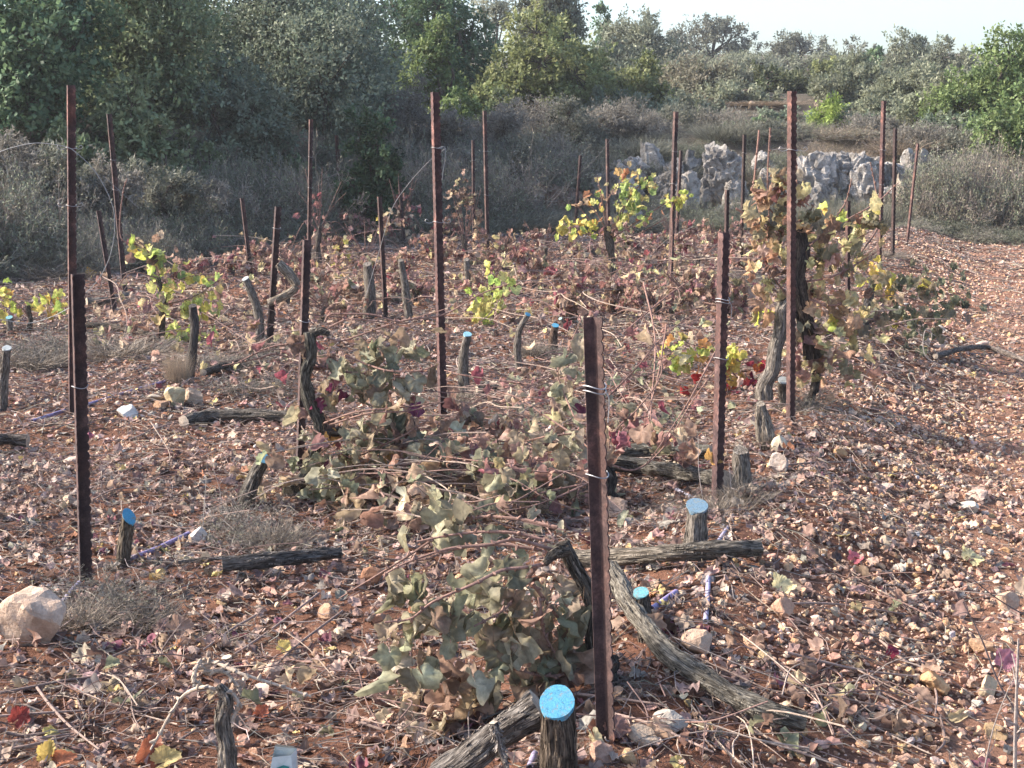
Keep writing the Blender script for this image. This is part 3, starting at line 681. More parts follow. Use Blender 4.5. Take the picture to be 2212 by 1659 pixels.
tree('oak_tree', 'green tree at the right edge above the track', 'tree', 2150, 98, 30.0, 230, 250, GREEN, 133, 12)
tree('oak_tree', 'lower green tree touching the right frame edge', 'tree', 2200, 215, 27.0, 210, 240, GREEN, 134, 10)
tree('oak_tree', 'silver green bush left of the right green trees', 'tree', 2045, 195, 31.0, 170, 170, GREYG, 135, 9)
tree('oak_tree', 'tall green tree beyond the right frame edge', 'tree', 2290, 60, 33.0, 240, 380, GREEN, 136, 10)
tree('lentisk_bush', 'dark green bush standing before the wood behind the centre posts', 'bush', 800, 245, 22.5, 150, 250, dict(OAK, c=(0.06, 0.10, 0.05), c2=(0.09, 0.135, 0.06)), 137, 9)
tree('lentisk_bush', 'small green bush in the grey brush above the stone terrace', 'bush', 1640, 268, 30.0, 110, 60, dict(CAROB, c=(0.07, 0.095, 0.05)), 138, 7, 0.6)
for px, top, Y, w_, h_, sd, kd in ((-120, -120, 24, 330, 640, 140, OAK), (2440, 120, 28, 260, 330, 141, GREEN), (700, -60, 34, 320, 480, 142, OAK), (1080, 130, 42, 230, 180, 143, YG), (1300, 110, 44, 200, 140, 144, GREYG), (1950, 190, 44, 200, 90, 145, GREYG), (1450, 180, 48, 260, 80, 146, GREYG)):
    tree('wood_tree', {140: 'tree beyond the left frame edge of the wood', 141: 'green tree beyond the right frame edge above the track', 142: 'shaded tree filling the gap behind the wide grey green one', 143: 'yellow green tree seen in gaps behind the large round tree', 144: 'grey green bush tree seen between the round tree and the dense olive', 145: 'grey green bush filling the slope behind the silvery olive bush', 146: 'grey green thicket on the slope under the spreading olive'}[sd], 'tree', px, top, Y, w_, h_, kd, sd, 9, 0.8)

# ------------------------------------------------------------------ grey leafless brush
def brush_proto(seed, col, n=16000, leafy=0.5, up=0.35, k=150, wmin=0.0065):
    """dome of thin forking twigs, unit size"""
    r = np.random.default_rng(seed); m = MB(); A, Bp, Wd, Cc = [], [], [], []
    a0 = np.zeros((k, 3)) + r.normal(size=(k, 3)) * [0.34, 0.28, 0.0]; d = unit(r.normal(size=(k, 3)) * [0.75, 0.75, 0.3] + [0, 0, 0.9]); L = r.uniform(0.2, 0.5, k); wdt = 0.011
    for lev in range(5):
        b = a0 + d * L[:, None]; b[:, 2] = np.abs(b[:, 2]); A.append(a0); Bp.append(b); Wd.append(np.full(len(a0), wdt)); Cc.append(np.tile(col, (len(a0), 1)) * (1 + 0.22 * r.normal(size=(len(a0), 1))))
        i = np.repeat(np.arange(len(a0)), 3); t = r.uniform(0.35, 1.0, len(i))
        na = a0[i] + (b[i] - a0[i]) * t[:, None]; nd = unit(d[i] + r.normal(size=(len(i), 3)) * 0.62 + [0, 0, up * 0.2]); nL = L[i] * r.uniform(0.45, 0.78, len(i)); wdt *= 0.66
        a0, d, L = na, nd, nL
        if len(a0) > n:
            s = r.choice(len(a0), n, replace=False); a0, d, L = a0[s], d[s], L[s]
    A, Bp, Wd, Cc = np.concatenate(A), np.concatenate(Bp), np.concatenate(Wd), np.concatenate(Cc)
    dd = Bp - A; k = len(A)
    rquads(m, A, dd, r.normal(size=(k, 3)), np.linalg.norm(dd, axis=1), np.maximum(Wd * 1.3, wmin), np.zeros(k), np.clip(Cc, 0.01, 0.6))
    nl = int(leafy * k); i = r.choice(k, nl)
    rquads(m, Bp[i], r.normal(size=(nl, 3)), r.normal(size=(nl, 3)), np.full(nl, 0.035), np.full(nl, 0.016), np.zeros(nl), np.clip(np.tile(np.array(col) * [0.9, 1.02, 0.82], (nl, 1)) * (1 + 0.25 * r.normal(size=(nl, 1))), 0.01, 0.6))
    return m
GB = [brush_proto(300, (0.215, 0.19, 0.16)), brush_proto(301, (0.18, 0.172, 0.137), leafy=0.8), brush_proto(302, (0.25, 0.205, 0.17), up=0.8, leafy=0.3)]
B0 = {}
def brush(px, py_top, Y, w_px, h_px, kind, label, group, name='thorn_bush', cat='bush', mats='brush'):
    x = P(px, 400, Y)[0]; zb = float(terrain(x, Y)); W_ = wsz(w_px, Y); top = P(px, py_top, Y)[2]; hh = max(0.25, top - zb, wsz(h_px, Y))
    key = (kind, name)
    if key not in B0: o = B0[key] = GB[kind].build(name, M[mats])
    else: o = B0[key].copy(); COL.objects.link(o)
    o.location = (x, Y, top - hh if top - hh < zb else zb - 0.03); o.rotation_euler = (0, 0, rng.uniform(0, 6.28)); o.scale = (W_ / 1.7, W_ / 1.7, hh / 1.05)
    return tag(o, label, cat, group)
LB = 'tangled grey leafless thorn bush in front of the left wood'
for px, tp, Y, w_, h_, k in ((20, 330, 18.6, 240, 260, 0), (120, 380, 19.0, 230, 220, 1), (230, 390, 18.3, 220, 210, 0), (330, 400, 18.8, 230, 200, 1), (420, 430, 19.6, 220, 140, 0), (60, 420, 17.6, 220, 170, 1), (180, 440, 17.4, 200, 150, 0), (320, 440, 17.8, 200, 140, 0), (500, 455, 20.6, 200, 90, 1), (-90, 340, 18.4, 260, 260, 0), (600, 420, 22, 180, 110, 1), (430, 380, 21, 190, 160, 0)):
    brush(px, tp, Y, w_, h_, k, LB, 'grey thorn bushes before the left wood')
LM = 'brownish grey leafless bush in the thicket below the middle trees'
for px, tp, Y, w_, h_, k in ((850, 200, 26.0, 170, 260, 0), (910, 275, 25, 190, 220, 0), (1000, 270, 25.5, 220, 190, 1), (1090, 250, 27, 210, 200, 0), (1180, 225, 28, 200, 210, 0), (1270, 250, 28, 200, 190, 1), (1040, 330, 24.6, 190, 150, 1), (930, 360, 23.6, 190, 140, 0), (1140, 320, 25.8, 190, 120, 0), (1240, 320, 26.6, 180, 110, 1), (880, 420, 22.8, 170, 90, 1), (1340, 260, 29, 190, 130, 0), (1430, 255, 30, 190, 120, 1), (1500, 250, 30, 180, 90, 0), (1570, 255, 29, 170, 90, 1), (700, 300, 24, 170, 220, 1)):
    brush(px, tp, Y, w_, h_, k, LM, 'brown grey bushes below the middle trees')
LR = 'dry brownish bush on the slope above the white outcrops'
for px, tp, Y, w_, h_, k in ((1640, 240, 34, 150, 60, 2), (1500, 285, 27.6, 140, 60, 1), (1740, 285, 28.5, 160, 60, 2), (1830, 270, 29, 170, 80, 2), (1910, 280, 28, 160, 80, 2), (1990, 290, 27.4, 170, 110, 1), (2060, 300, 26.6, 170, 140, 2), (2140, 330, 26.4, 170, 110, 2), (2010, 380, 25.2, 170, 110, 1), (2080, 430, 24.6, 150, 60, 1), (2210, 370, 25.6, 170, 110, 1), (1930, 340, 26.8, 130, 60, 2), (1620, 330, 26.7, 110, 90, 1), (1690, 310, 27.2, 120, 60, 1), (1480, 320, 26.9, 90, 60, 0), (2280, 330, 26, 200, 160, 0)):
    brush(px, tp, Y, w_, h_, k, LR, 'dry bushes above the white outcrops')
LF = 'low dark brushy weed at the foot of the white outcrops'
for px, tp, Y, w_, h_, k in ((2040, 450, 23.8, 150, 50, 1), (1980, 460, 23.6, 130, 50, 0), (1440, 455, 24.4, 130, 40, 0), (1350, 470, 24.2, 130, 40, 1), (1180, 445, 24.4, 150, 50, 0), (1250, 455, 24.3, 130, 40, 1), (2120, 480, 23.4, 150, 30, 0), (2200, 480, 23.2, 150, 34, 1), (1110, 455, 24.2, 140, 50, 0), (990, 460, 23.2, 160, 60, 1), (1560, 450, 24.2, 120, 50, 1)):
    brush(px, tp, Y, w_, h_, k, LF, 'low weeds at the foot of the outcrops')

# tall dry grass
def grass_proto(seed, col, n=1500, lean=0.35, wd=0.006):
    r = np.random.default_rng(seed); m = MB(); a = r.uniform(0, 6.28, n); q_ = np.sqrt(r.random(n)) * 0.42
    A = np.stack([np.cos(a) * q_, np.sin(a) * q_, np.zeros(n)], -1); d = unit(np.stack([np.cos(a) * q_ * 1.3 + r.normal(size=n) * lean, np.sin(a) * q_ * 1.3 + r.normal(size=n) * lean, np.ones(n)], -1)); L = r.uniform(0.35, 1.0, n)
    col = np.tile(col, (n, 1)) * (1 + 0.25 * r.normal(size=(n, 1)))
    mid = A + d * (L * 0.6)[:, None]; d2 = unit(d + r.normal(size=(n, 3)) * 0.35 - [0, 0, 0.15])
    s = unit(np.cross(d, r.normal(size=(n, 3)))) * wd * 0.5
    e = mid + d2 * (L * 0.4)[:, None]
    v = np.stack([A - s, A + s, mid + s * 0.8, mid - s * 0.8, e], 1); f4 = np.arange(n)[:, None] * 5 + np.array([0, 1, 2, 3]); f3 = np.arange(n)[:, None] * 5 + np.array([3, 2, 4])
    m.add(v.reshape(-1, 3), f4, np.clip(np.repeat(col, 5, 0), 0.01, 0.7)); m.L.append(f3.ravel()); m.T.append(np.full(n, 3))
    return m
GB.append(grass_proto(310, (0.20, 0.195, 0.15))); GB.append(grass_proto(311, (0.32, 0.25, 0.18), 1100)); GB.append(grass_proto(312, (0.30, 0.26, 0.2), 900, 0.9, 0.012))
GT = 'tall grey green grass in the shade under the limestone ledge'
for px in (1630, 1680, 1730, 1790, 1830, 1870, 1910, 1955): brush(px, 395 + rng.uniform(0, 25), 24.6 + rng.uniform(-.3, .3), 95, 80, 3, GT, 'tall grass under the limestone ledge', 'grass_clump', 'grass')
for px, tp, Y in ((1120, 410, 24.8), (1180, 420, 24.9), (1240, 415, 25), (1060, 440, 24.4), (1310, 440, 25), (1400, 440, 25.1)): brush(px, tp, Y, 90, 60, 3, 'grey dry grass along the earth bank at the back of the vineyard', 'dry grass along the earth bank', 'grass_clump', 'grass')
for px, tp, Y in ((1600, 300, 30), (1760, 300, 27.5), (1850, 305, 27.5), (1930, 300, 27.8), (2060, 360, 26), (2110, 350, 26.5), (1580, 235, 36), (1500, 225, 38), (1650, 262, 32), (1980, 310, 28), (1700, 262, 36)): brush(px, tp, Y, 90, 46, 4, 'straw coloured dry grass on the slope above the outcrops', 'dry grass above the outcrops', 'grass_clump', 'grass')

# scattered growth that covers the slope
SB = 'one of the many greyish dry bushes covering the slope behind the vineyard'
rs = np.random.default_rng(77); cnt = 0
for _ in range(3000):
    x = rs.uniform(-15, 26); s_ = 0.7 + 22 * rs.random() ** 2.2; y = float(field_edge(x)) + s_
    if cnt >= 190: break
    pxx = CX + F * x / (y * CP + (H - 1.5) * SP)
    if -250 < pxx < 2450 and not (1310 < pxx < 2010 and s_ < 4.5) and not (1080 < pxx < 1310 and s_ < 2.2):
        gz = float(terrain(x, y)); U = rs.uniform(295, 450) if pxx < 430 else (rs.uniform(235, 430) if pxx < 1330 else rs.uniform(262, 345))
        hm = min(1.5, 1.65 + (273 - U) * y / 3300 - gz)
        if hm < 0.22: continue
        k = rs.integers(0, 3); w_m = rs.uniform(1.1, 2.0); key = (k, 'thorn_bush'); o = B0[key].copy(); COL.objects.link(o); cnt += 1
        o.location = (x, y, gz - 0.05); o.rotation_euler = (0, 0, rs.uniform(0, 6.28)); o.scale = (w_m / 1.7, w_m / 1.7, (hm + 0.05) / 1.05); tag(o, SB, 'bush', 'dry bushes on the slope')
SG = ['grey green leafy shrub on the slope right of the middle trees', 'small green leafy shrub low on the slope among the dry brush']
for i, (px, tp, Y, w_, h_, kd) in enumerate(((1310, 200, 33, 150, 90, LENT), (1480, 205, 36, 150, 70, GREYG), (1590, 195, 40, 140, 70, GREYG), (1900, 215, 34, 170, 90, GREYG), (2040, 280, 29, 140, 90, LENT), (1700, 245, 33, 120, 50, LENT), (1860, 250, 31, 120, 70, LENT), (1420, 225, 33, 130, 70, LENT), (1640, 130, 62, 150, 50, OLIVE), (1480, 120, 66, 150, 60, OLIVE), (1780, 118, 60, 150, 50, OLIVE), (1600, 118, 72, 120, 40, GREYG), (1880, 140, 60, 120, 50, OLIVE), (1420, 130, 58, 120, 70, OLIVE), (2110, 150, 44, 130, 80, OLIVE), (980, 200, 29, 120, 110, GREEN), (1080, 210, 30, 130, 90, OAK))):
    tree('slope_shrub', ['leafy shrub beside the yellow green trees on the slope', 'grey shrub below the small sunlit yellow green tree', 'grey shrub left of the dark low bush', 'grey green shrub under the large silvery bush', 'dark shrub left of the right edge trees', 'dark shrub at the end of the upper stone wall', 'dark shrub right of the lime green bush', 'dark shrub over the square white block', 'pale olive shrub below the flat skyline olive', 'pale olive shrub under the spreading olive', 'pale olive shrub right of the flat skyline olive', 'grey shrub between the two skyline olives', 'pale shrub under the see through olive', 'pale olive shrub below the dense grey olive', 'grey shrub above the right edge trees', 'green shrub at the foot of the fresh green tree', 'green shrub at the foot of the large round tree'][i], 'bush', px, tp, Y, w_, h_, kd, 400 + i, 8, 0.8)

GS = 'tuft of dry grass in the growth on the bank behind the vineyard'
rs = np.random.default_rng(91); cnt = 0
for _ in range(3000):
    x = rs.uniform(-11, 20); s_ = 0.3 + 17 * rs.random() ** 1.5; y = float(field_edge(x)) + s_; pxx = CX + F * x / (y * CP + (H - 1.5) * SP)
    if cnt >= 230: break
    if -150 < pxx < 2350 and not (1320 < pxx < 2000 and s_ < 2.6 and rs.random() < 0.6):
        gz = float(terrain(x, y)); U = rs.uniform(235, 300); hm = float(np.clip(1.65 + (273 - U) * y / 3300 - gz, 0.16, 0.5)); k = rs.integers(3, 5); o = B0[(k, 'grass_clump')].copy(); COL.objects.link(o); cnt += 1; w_m = rs.uniform(0.9, 1.8)
        o.location = (x, y, gz - 0.03); o.rotation_euler = (0, 0, rs.uniform(0, 6.28)); o.scale = (w_m, w_m, hm); tag(o, GS, 'grass', 'dry grass on the bank')

# rounded grey brown bushes of fine twigs, and green ones, that make up the thicket
BR = dict(L=0.06, W=0.016, rc=0.07, c=(0.185, 0.168, 0.138), c2=(0.255, 0.23, 0.19), var=0.2, shell=0.35)
BD = dict(L=0.06, W=0.02, rc=0.07, c=(0.14, 0.145, 0.108), c2=(0.205, 0.20, 0.15), var=0.2, shell=0.35)
TB = 'rounded bush of fine grey brown twigs in the thicket between wood and vineyard'
for i, (px, tp, Y, w_, h_, kd) in enumerate(((30, 305, 18.6, 210, 180, BR), (130, 330, 18.4, 190, 170, BD), (230, 350, 18.6, 170, 150, BR), (340, 365, 19.3, 180, 140, BD), (430, 400, 20.2, 150, 110, BR), (880, 190, 26.2, 150, 200, BR), (830, 300, 24.4, 120, 130, BD), (960, 255, 26.0, 170, 170, BR), (1060, 235, 27.0, 170, 170, BR), (1150, 225, 28.5, 170, 150, BR), (1240, 235, 28.0, 170, 150, BD), (1320, 240, 29.0, 150, 120, BR), (1110, 300, 25.8, 170, 120, BD), (1000, 330, 25.0, 160, 120, BR), (1200, 310, 26.6, 150, 90, BR), (1400, 240, 30.0, 140, 80, BR), (1480, 238, 31.0, 140, 70, BD), (1570, 250, 30.5, 140, 60, BR), (1660, 270, 29.0, 130, 60, BD), (560, 420, 22.0, 150, 90, BD), (640, 390, 23.0, 130, 110, BR), (730, 340, 24.2, 120, 130, BD), (2000, 300, 27.6, 130, 100, BR), (2080, 310, 27.2, 120, 120, BD), (1880, 270, 29.0, 130, 70, BR))):
    tree('thicket_bush', TB, 'bush', px, tp, Y, w_, h_, kd, 600 + i, 8, 0.7, group='rounded bushes of the thicket')
for i, (px, tp, Y, w_, h_, lb) in enumerate(((420, 300, 21.6, 130, 170, 'dark green shrub in the undergrowth behind the pale forked branch'), (620, 330, 23.6, 130, 150, 'dark green shrub in the undergrowth behind the tall slender post'), (330, 270, 20.8, 140, 150, 'green shrub rising out of the thorn bushes by the leaning post'), (150, 270, 20.4, 140, 150, 'green shrub behind the two pairs of curled wire hooks'), (520, 390, 22.6, 120, 100, 'low green shrub right behind the short slanting dark post'))):
    tree('wood_shrub', lb, 'bush', px, tp, Y, w_, h_, OAK, 640 + i, 8, 0.9)

for i in range(22):
    px = (1300, 1345, 1395, 1450, 1480, 1515, 1590, 1625, 1660, 1705, 1745, 1795, 1840, 1880, 1930, 1975, 2010, 1260, 1220, 2060, 1420, 1860)[i]
    brush(px, 385 + (i * 37) % 50, 24.9 + ((i * 13) % 7) * 0.1, 80 + (i * 29) % 50, 50, i % 2, 'scrubby dry weed growing against the face of the limestone ledge', 'dry weeds against the limestone ledge')

# ================================================================== POSTS
def profile_post(top, base, prof, scal, name_root, tint, notch=0.03, amp=0.006, thick=0.0035):
    """open steel profile swept from base to top; free edges with rolled notches"""
    axis_ = top - base; Lz = np.linalg.norm(axis_); n = max(24, int(Lz / notch * 10))
    s = np.linspace(-0.25, 1, n) ; z = s * Lz
    prof = np.asarray(prof, float); k = len(prof)
    Vv = np.zeros((n, 2 * k, 3))
    wave = np.abs(np.sin(PI * z / notch)) ** 0.6 * 1.5 - 0.75
    for i in range(k):
        p = np.tile(prof[i], (n, 1))
        if i in scal:
            j = 1 if i == 0 else k - 2
            dirv = unit(prof[i] - prof[j]); p = p + dirv[None] * (wave * amp)[:, None]
        jn = prof[min(i + 1, k - 1)] - prof[max(i - 1, 0)]; nr = unit(np.array([-jn[1], jn[0]])) * thick
        c = base[None] + axis_[None] * s[:, None]
        Vv[:, i] = c + np.concatenate([p, np.zeros((n, 1))], 1)
        Vv[:, 2 * k - 1 - i] = c + np.concatenate([p + nr, np.zeros((n, 1))], 1)
    m2 = 2 * k; a = np.arange(n - 1)[:, None] * m2 + np.arange(m2)[None]; b = np.arange(n - 1)[:, None] * m2 + (np.arange(m2)[None] + 1) % m2
    f = np.stack([a, b, b + m2, a + m2], -1).reshape(-1, 4)
    m = MB(); m.add(Vv.reshape(-1, 3), f, tint)
    for q_ in range(k - 1):
        t0 = (n - 1) * m2; m.add(Vv[n - 1][[q_, q_ + 1, m2 - 2 - q_, m2 - 1 - q_]], [[0, 1, 2, 3]], tint)
    return m
# plan shapes (x right, y away): narrow lit left flange + wide shaded face, and the reverse
PR_L = lambda w: [(-0.18 * w, -0.8 * w), (-0.5 * w, -0.08 * w), (-0.42 * w, 0), (0.5 * w, 0.02 * w)]
PR_W = lambda w: [(-0.16 * w, -0.85 * w), (-0.5 * w, -0.1 * w), (-0.42 * w, 0), (0.5 * w, 0.05 * w)]
PR_A = lambda w: [(-0.5 * w, -0.08 * w), (0.0 * w, 0), (0.08 * w, 0), (0.47 * w, -0.55 * w)]
def wire_clip(root, c, w, o, style, hang=0.0):
    m = MB(); r = 0.0016
    a = np.linspace(0, 2 * PI, 13); ring = np.stack([c[0] + np.cos(a) * w * 0.66, c[1] - 0.012 + np.sin(a) * w * 0.9, c[2] + 0.004 * np.sin(a * 2)], -1)
    tube(m, ring, r, 5, 26, col=(0.34, 0.33, 0.32))
    if style == 1:                                            # curled hooks on both sides
        for sg in (-1, 1):
            tube(m, [c + [sg * w * 0.6, -0.03, 0], c + [sg * (w * 0.6 + 0.028), -0.035, -0.006], c + [sg * (w * 0.6 + 0.046), -0.035, 0.004], c + [sg * (w * 0.6 + 0.038), -0.035, 0.016], c + [sg * (w * 0.6 + 0.026), -0.035, 0.008]], r, 5, 14, col=(0.42, 0.40, 0.38))
    if style == 2:
        tube(m, ring + [0, 0, 0.012], r, 5, 26, col=(0.45, 0.44, 0.43)); tube(m, [c + [w * 0.6, -0.03, 0], c + [w * 0.8, -0.03, -0.02], c + [w * 0.75, -0.03, -0.075]], r, 5, 10, col=(0.4, 0.38, 0.36))
    m.build('wire_clip', M['wire'], root, o)
def post(tx, ty, bx, by, w_px, label, prof=PR_L, clips=(), tint=(1, 1, 1), group='rusty steel vineyard posts', w=None, gy=None):
    b = g(bx, by); top = P(tx, ty, b[1]); W = w or wsz(w_px, b[1]); root = empty('vineyard_post', b, label, 'post', group)
    profile_post(top, b, prof(W), (3,) if prof is PR_A else (0, 3), 'post', tint, amp=0.13 * W, notch=0.028 + 0.001 * b[1]).build('profile', M['rust'], root, b)
    for q_ in clips:
        py, st = q_ if isinstance(q_, tuple) else (q_, 0)
        t = (by - py) / (by - ty); c = b + (top - b) * t
        wire_clip(root, c, W, b, st)
    return root, b, top, W
post(1279, 685, 1307, 1597, 38, 'stout rusty post in the near foreground, the largest and nearest one', PR_A, [(836, 2), 1012], (0.9, 0.85, 0.85))
post(168, 592, 186, 1262, 25, 'short dark rusty post standing in front of a taller one at the left', PR_W, [828], (0.85, 0.8, 0.8))
post(154, 184, 158, 895, 16, 'tall pinkish rusty post at the left with two pairs of curled wire hooks', PR_L, [(316, 1), (438, 1)], (1.35, 1.2, 1.15))
post(236, 246, 270, 628, 10, 'tall thin post leaning left before the left wood', PR_L, [(344, 0), 408])
post(213, 455, 249, 676, 9, 'short leaning rusty post partly behind the tall thin leaning one', PR_L)
post(523, 428, 543, 598, 8, 'short slanting dark post before the trees left of centre', PR_L)
post(601, 446, 582, 752, 13, 'short dark post leaning right beside the forked pale branch', PR_W, [492], (0.75, 0.7, 0.7))
post(672, 258, 667, 602, 8, 'tall slender post rising behind the short post with the climbing vine', PR_L, [338, 404])
post(663, 518, 648, 1020, 16, 'short rusty post left of centre with a gnarled vine climbing beside it', PR_L, [690])
post(727, 292, 741, 516, 7, 'faint tall reddish post in the shade before the wide grey green tree', PR_L, [336, 398], (0.9, 0.7, 0.7))
post(940, 199, 957, 901, 17, 'tall rusty post in the middle of the photo with a bent wire at its top', PR_L, [(316, 0), (473, 1)], (1.15, 1.0, 1.0))
post(1047, 239, 1054, 566, 8, 'tall thin post right of the middle one with crossed wires', PR_L, [(326, 1), 420])
post(1022, 303, 1024, 545, 6, 'thin post almost hidden by dried leaves right of the middle post', PR_L, [346])
post(820, 425, 834, 693, 9, 'short thin post between the forked vine trunk and the middle post', PR_L, (), (0.8, 0.75, 0.75))
post(864, 398, 873, 532, 7, 'small distant post wrapped in pink dried leaves', PR_L)
post(1312, 300, 1315, 548, 7, 'thin post rising from the yellow green vine', PR_L)
post(1254, 336, 1242, 505, 6, 'far small post leaning right before the earth bank', PR_L, (), (0.9, 0.8, 0.8))
post(1460, 241, 1447, 634, 10, 'tall thin post left of the craggy white outcrop', PR_L, [326, 395])
post(1471, 325, 1461, 525, 7, 'shorter post directly behind the tall thin one by the outcrop', PR_L)
post(1608, 291, 1601, 566, 7, 'black looking thin post right of the craggy white outcrop', PR_L, [330], (0.6, 0.6, 0.6))
post(1564, 502, 1549, 1086, 23, 'short stout rusty post right of the nearest one, broad ridged face', PR_W, [(648, 2), 768], (1.1, 0.98, 0.98))
post(1571, 410, 1566, 692, 9, 'slim post whose top shows just behind the short stout post', PR_L, (), (0.65, 0.62, 0.62))
post(1711, 197, 1708, 911, 18, 'tall rusty post at the right beside the big leafy vine', PR_L, [(320, 1)], (1.2, 1.05, 1.0))
post(1909, 218, 1899, 576, 10, 'tall rusty post of the close pair at the far right, double edged', PR_W, [323, 398], (1.1, 0.95, 0.95))
post(1934, 277, 1928, 558, 8, 'thin black post right of the double edged one', PR_L, (), (0.6, 0.58, 0.58))
post(1983, 310, 1959, 528, 6, 'rightmost thin pale post leaning right at the edge of the track', PR_L, (), (1.5, 1.3, 1.2))
post(1832, 434, 1831, 692, 10, 'short post whose top shows above the yellow leaves of the right vine', PR_L, (), (0.8, 0.72, 0.72))

# ------------------------------------------------------------------ loose wires
def wire(pts, Y0, label, r=0.0017, col=(0.30, 0.30, 0.29), name='fence_wire', cat='wire'):
    W_ = [P(x, y, Y0 + (q_[0] if q_ else 0)) for x, y, *q_ in pts]; m = MB(); tube(m, W_, r, 5, 40, col=col)
    return tag(m.build(name, M['wire'], origin=W_[0]), label, cat)
b1 = 8.6
wire([(-20, 335), (30, 318), (80, 309), (138, 316), (165, 330), (205, 370), (238, 430), (248, 480), (240, 545), (215, 600), (178, 640)], b1, 'pale wire looping from the tall left post in a wide arc', 0.0022)
wire([(223, 380), (300, 450)], 15, 'thin dead twig wire crossing the leaning left post', 0.002)
wire([(0, 690), (60, 698), (110, 685), (150, 665)], 7.5, 'slack wire sagging to the left frame edge', 0.0018)
wire([(945, 320), (962, 322), (955, 388)], 8.65, 'short wire end hanging from the middle post', 0.002)
wire([(960, 322), (925, 350), (880, 400), (845, 455), (820, 540), (790, 640)], 8.9, 'long thin wire slanting down left from the middle post', 0.0018, (0.4, 0.37, 0.34))
wire([(1320, 300), (1280, 350), (1230, 395), (1180, 450)], 18, 'wire slanting down across the earth bank', 0.002, (0.16, 0.14, 0.13))
wire([(1713, 320), (1690, 321), (1668, 324)], 8.5, 'straight wire end sticking left of the tall right post', 0.002, (0.34, 0.3, 0.26))

# ================================================================== STUMPS
GREY, DARKB, CHAR = (0.235, 0.21, 0.185), (0.125, 0.105, 0.09), (0.10, 0.092, 0.088)
BLUE, TEAL, WHITE, CUT = (0.085, 0.30, 0.43), (0.14, 0.36, 0.38), (0.42, 0.43, 0.41), (0.42, 0.32, 0.23)
def loose_bark(m, v, n, col, ln=0.06, seed=1):
    """curling strips of bark lifting off a trunk surface v[rows, seg, 3]"""
    r = np.random.default_rng(seed); R_, S_, _ = v.shape; cen = v.mean(1)
    for _ in range(n):
        i = r.integers(0, max(1, R_ - 6)); j = r.integers(0, S_); e = min(R_ - 1, i + r.integers(3, 7)); rows = np.arange(i, e + 1)
        p = v[rows, j]; out = unit(p - cen[rows]); lift = np.linspace(0, 1, len(rows))[:, None] ** 2 * r.uniform(0.1, 0.9) * 0.012 * (1 if r.random() < 0.6 else -1)
        p = p + out * (np.abs(lift) + 0.0015); side = unit(np.cross(out, np.gradient(p, axis=0))) * r.uniform(0.001, 0.003)
        vv = np.stack([p - side, p + side], 1).reshape(-1, 3); k = np.arange(len(rows) - 1) * 2
        m.add(vv, np.stack([k, k + 1, k + 3, k + 2], -1), np.asarray(col) * r.uniform(0.6, 1.6), vv * 1.0)
def stump(pts, w_px, label, col=GREY, cap=None, tilt=(0, 0.45), seed=0, w2=None, Y=None, shag=0, name='vine_stump', group='cut vine stumps', strips=True):
    """pts bottom to top in photo pixels; tilt: slope of the sawn face (x, y)"""
    b = g(*pts[0]); Yb = Y or b[1]
    W_ = [b - [0, 0, 0.08]] + [P(x, y, Yb) for x, y in pts[0:1]] + [P(x, y, Yb + (q_[0] if q_ else 0)) for x, y, *q_ in pts[1:]]
    r0 = wsz(w_px, Yb) / 2; r1 = wsz(w2 or w_px, Yb) / 2
    root = empty(name, b, label, 'stump', group); m = MB(); near = Yb < 9; rr = np.random.default_rng(seed)
    c, tg, r, v = tube(m, W_, [r0 * 1.2, r0 * 1.12, r0, r1], 30 if near else 12, 46 if near else 18, rough=0.2, ridges=9 if near else 5, col=col, seed=seed + 0.37, cap=False)
    seg = v.shape[1]; nrm = tg[-1]; cen = v[-1].mean(0)
    for i in range(1, 7):                                       # oblique saw cut
        off = v[-i] - v[-i].mean(0); v[-i] += nrm * ((off[:, 0] * tilt[0] + off[:, 1] * tilt[1]) * (1 - (i - 1) / 6))[:, None]
    ring = v[-1]; cen = ring.mean(0); m.V[0] = v.reshape(-1, 3)
    ring = v[-1]; rad_ = np.linalg.norm(ring - cen, axis=1); sm = sum(np.roll(rad_, q_) for q_ in range(-2, 3)) / 5; ring = cen + unit(ring - cen) * (sm * 0.45 + rad_.mean() * 0.4 + rad_ * 0.15)[:, None]; v[-1] = ring
    top = [cen + unit(ring - cen) * (rad_ * q_ ** 2 + rad_.mean() * q_ * (1 - q_))[:, None] for q_ in (1, 0.72, 0.4)]
    sl_ = nrm * tilt[1] * 0
    def disc(mb_, rings, colr, up):
        rings = np.stack(rings) + nrm * up; k = len(rings); i = np.arange(k - 1)[:, None] * seg + np.arange(seg)[None]; j = np.arange(k - 1)[:, None] * seg + (np.arange(seg)[None] + 1) % seg
        mb_.add(rings.reshape(-1, 3), np.stack([i, j, j + seg, i + seg], -1).reshape(-1, 4), colr)
        mb_.add(np.vstack([rings[-1], rings[-1].mean(0)]), np.stack([np.arange(seg), (np.arange(seg) + 1) % seg, np.full(seg, seg)], -1), colr)
    disc(m, top, np.array(col) * 1.3, 0.0)
    if near and strips: loose_bark(m, v, 26 + shag, np.array(col) * 1.15, seed=seed)
    m.build('trunk', M['bark'], root, b, smooth=not near)
    if cap is not None:
        m2 = MB(); dr = 0.10 + 0.16 * np.abs(vnoise(np.linspace(0, 9, seg) + seed, np.zeros(seg))) + 0.5 * np.clip(vnoise(np.linspace(0, 7, seg) + seed * 3, np.ones(seg)) - 0.25, 0, 1)
        low = cen + (ring - cen) * 1.035 - nrm * (dr * r1)[:, None]
        disc(m2, [low, cen + (ring - cen) * 1.045] + top[1:], cap, 0.0025)
        m2.build('painted_cut', M['paint'], root, b)
    return root
def lean(W_): return W_
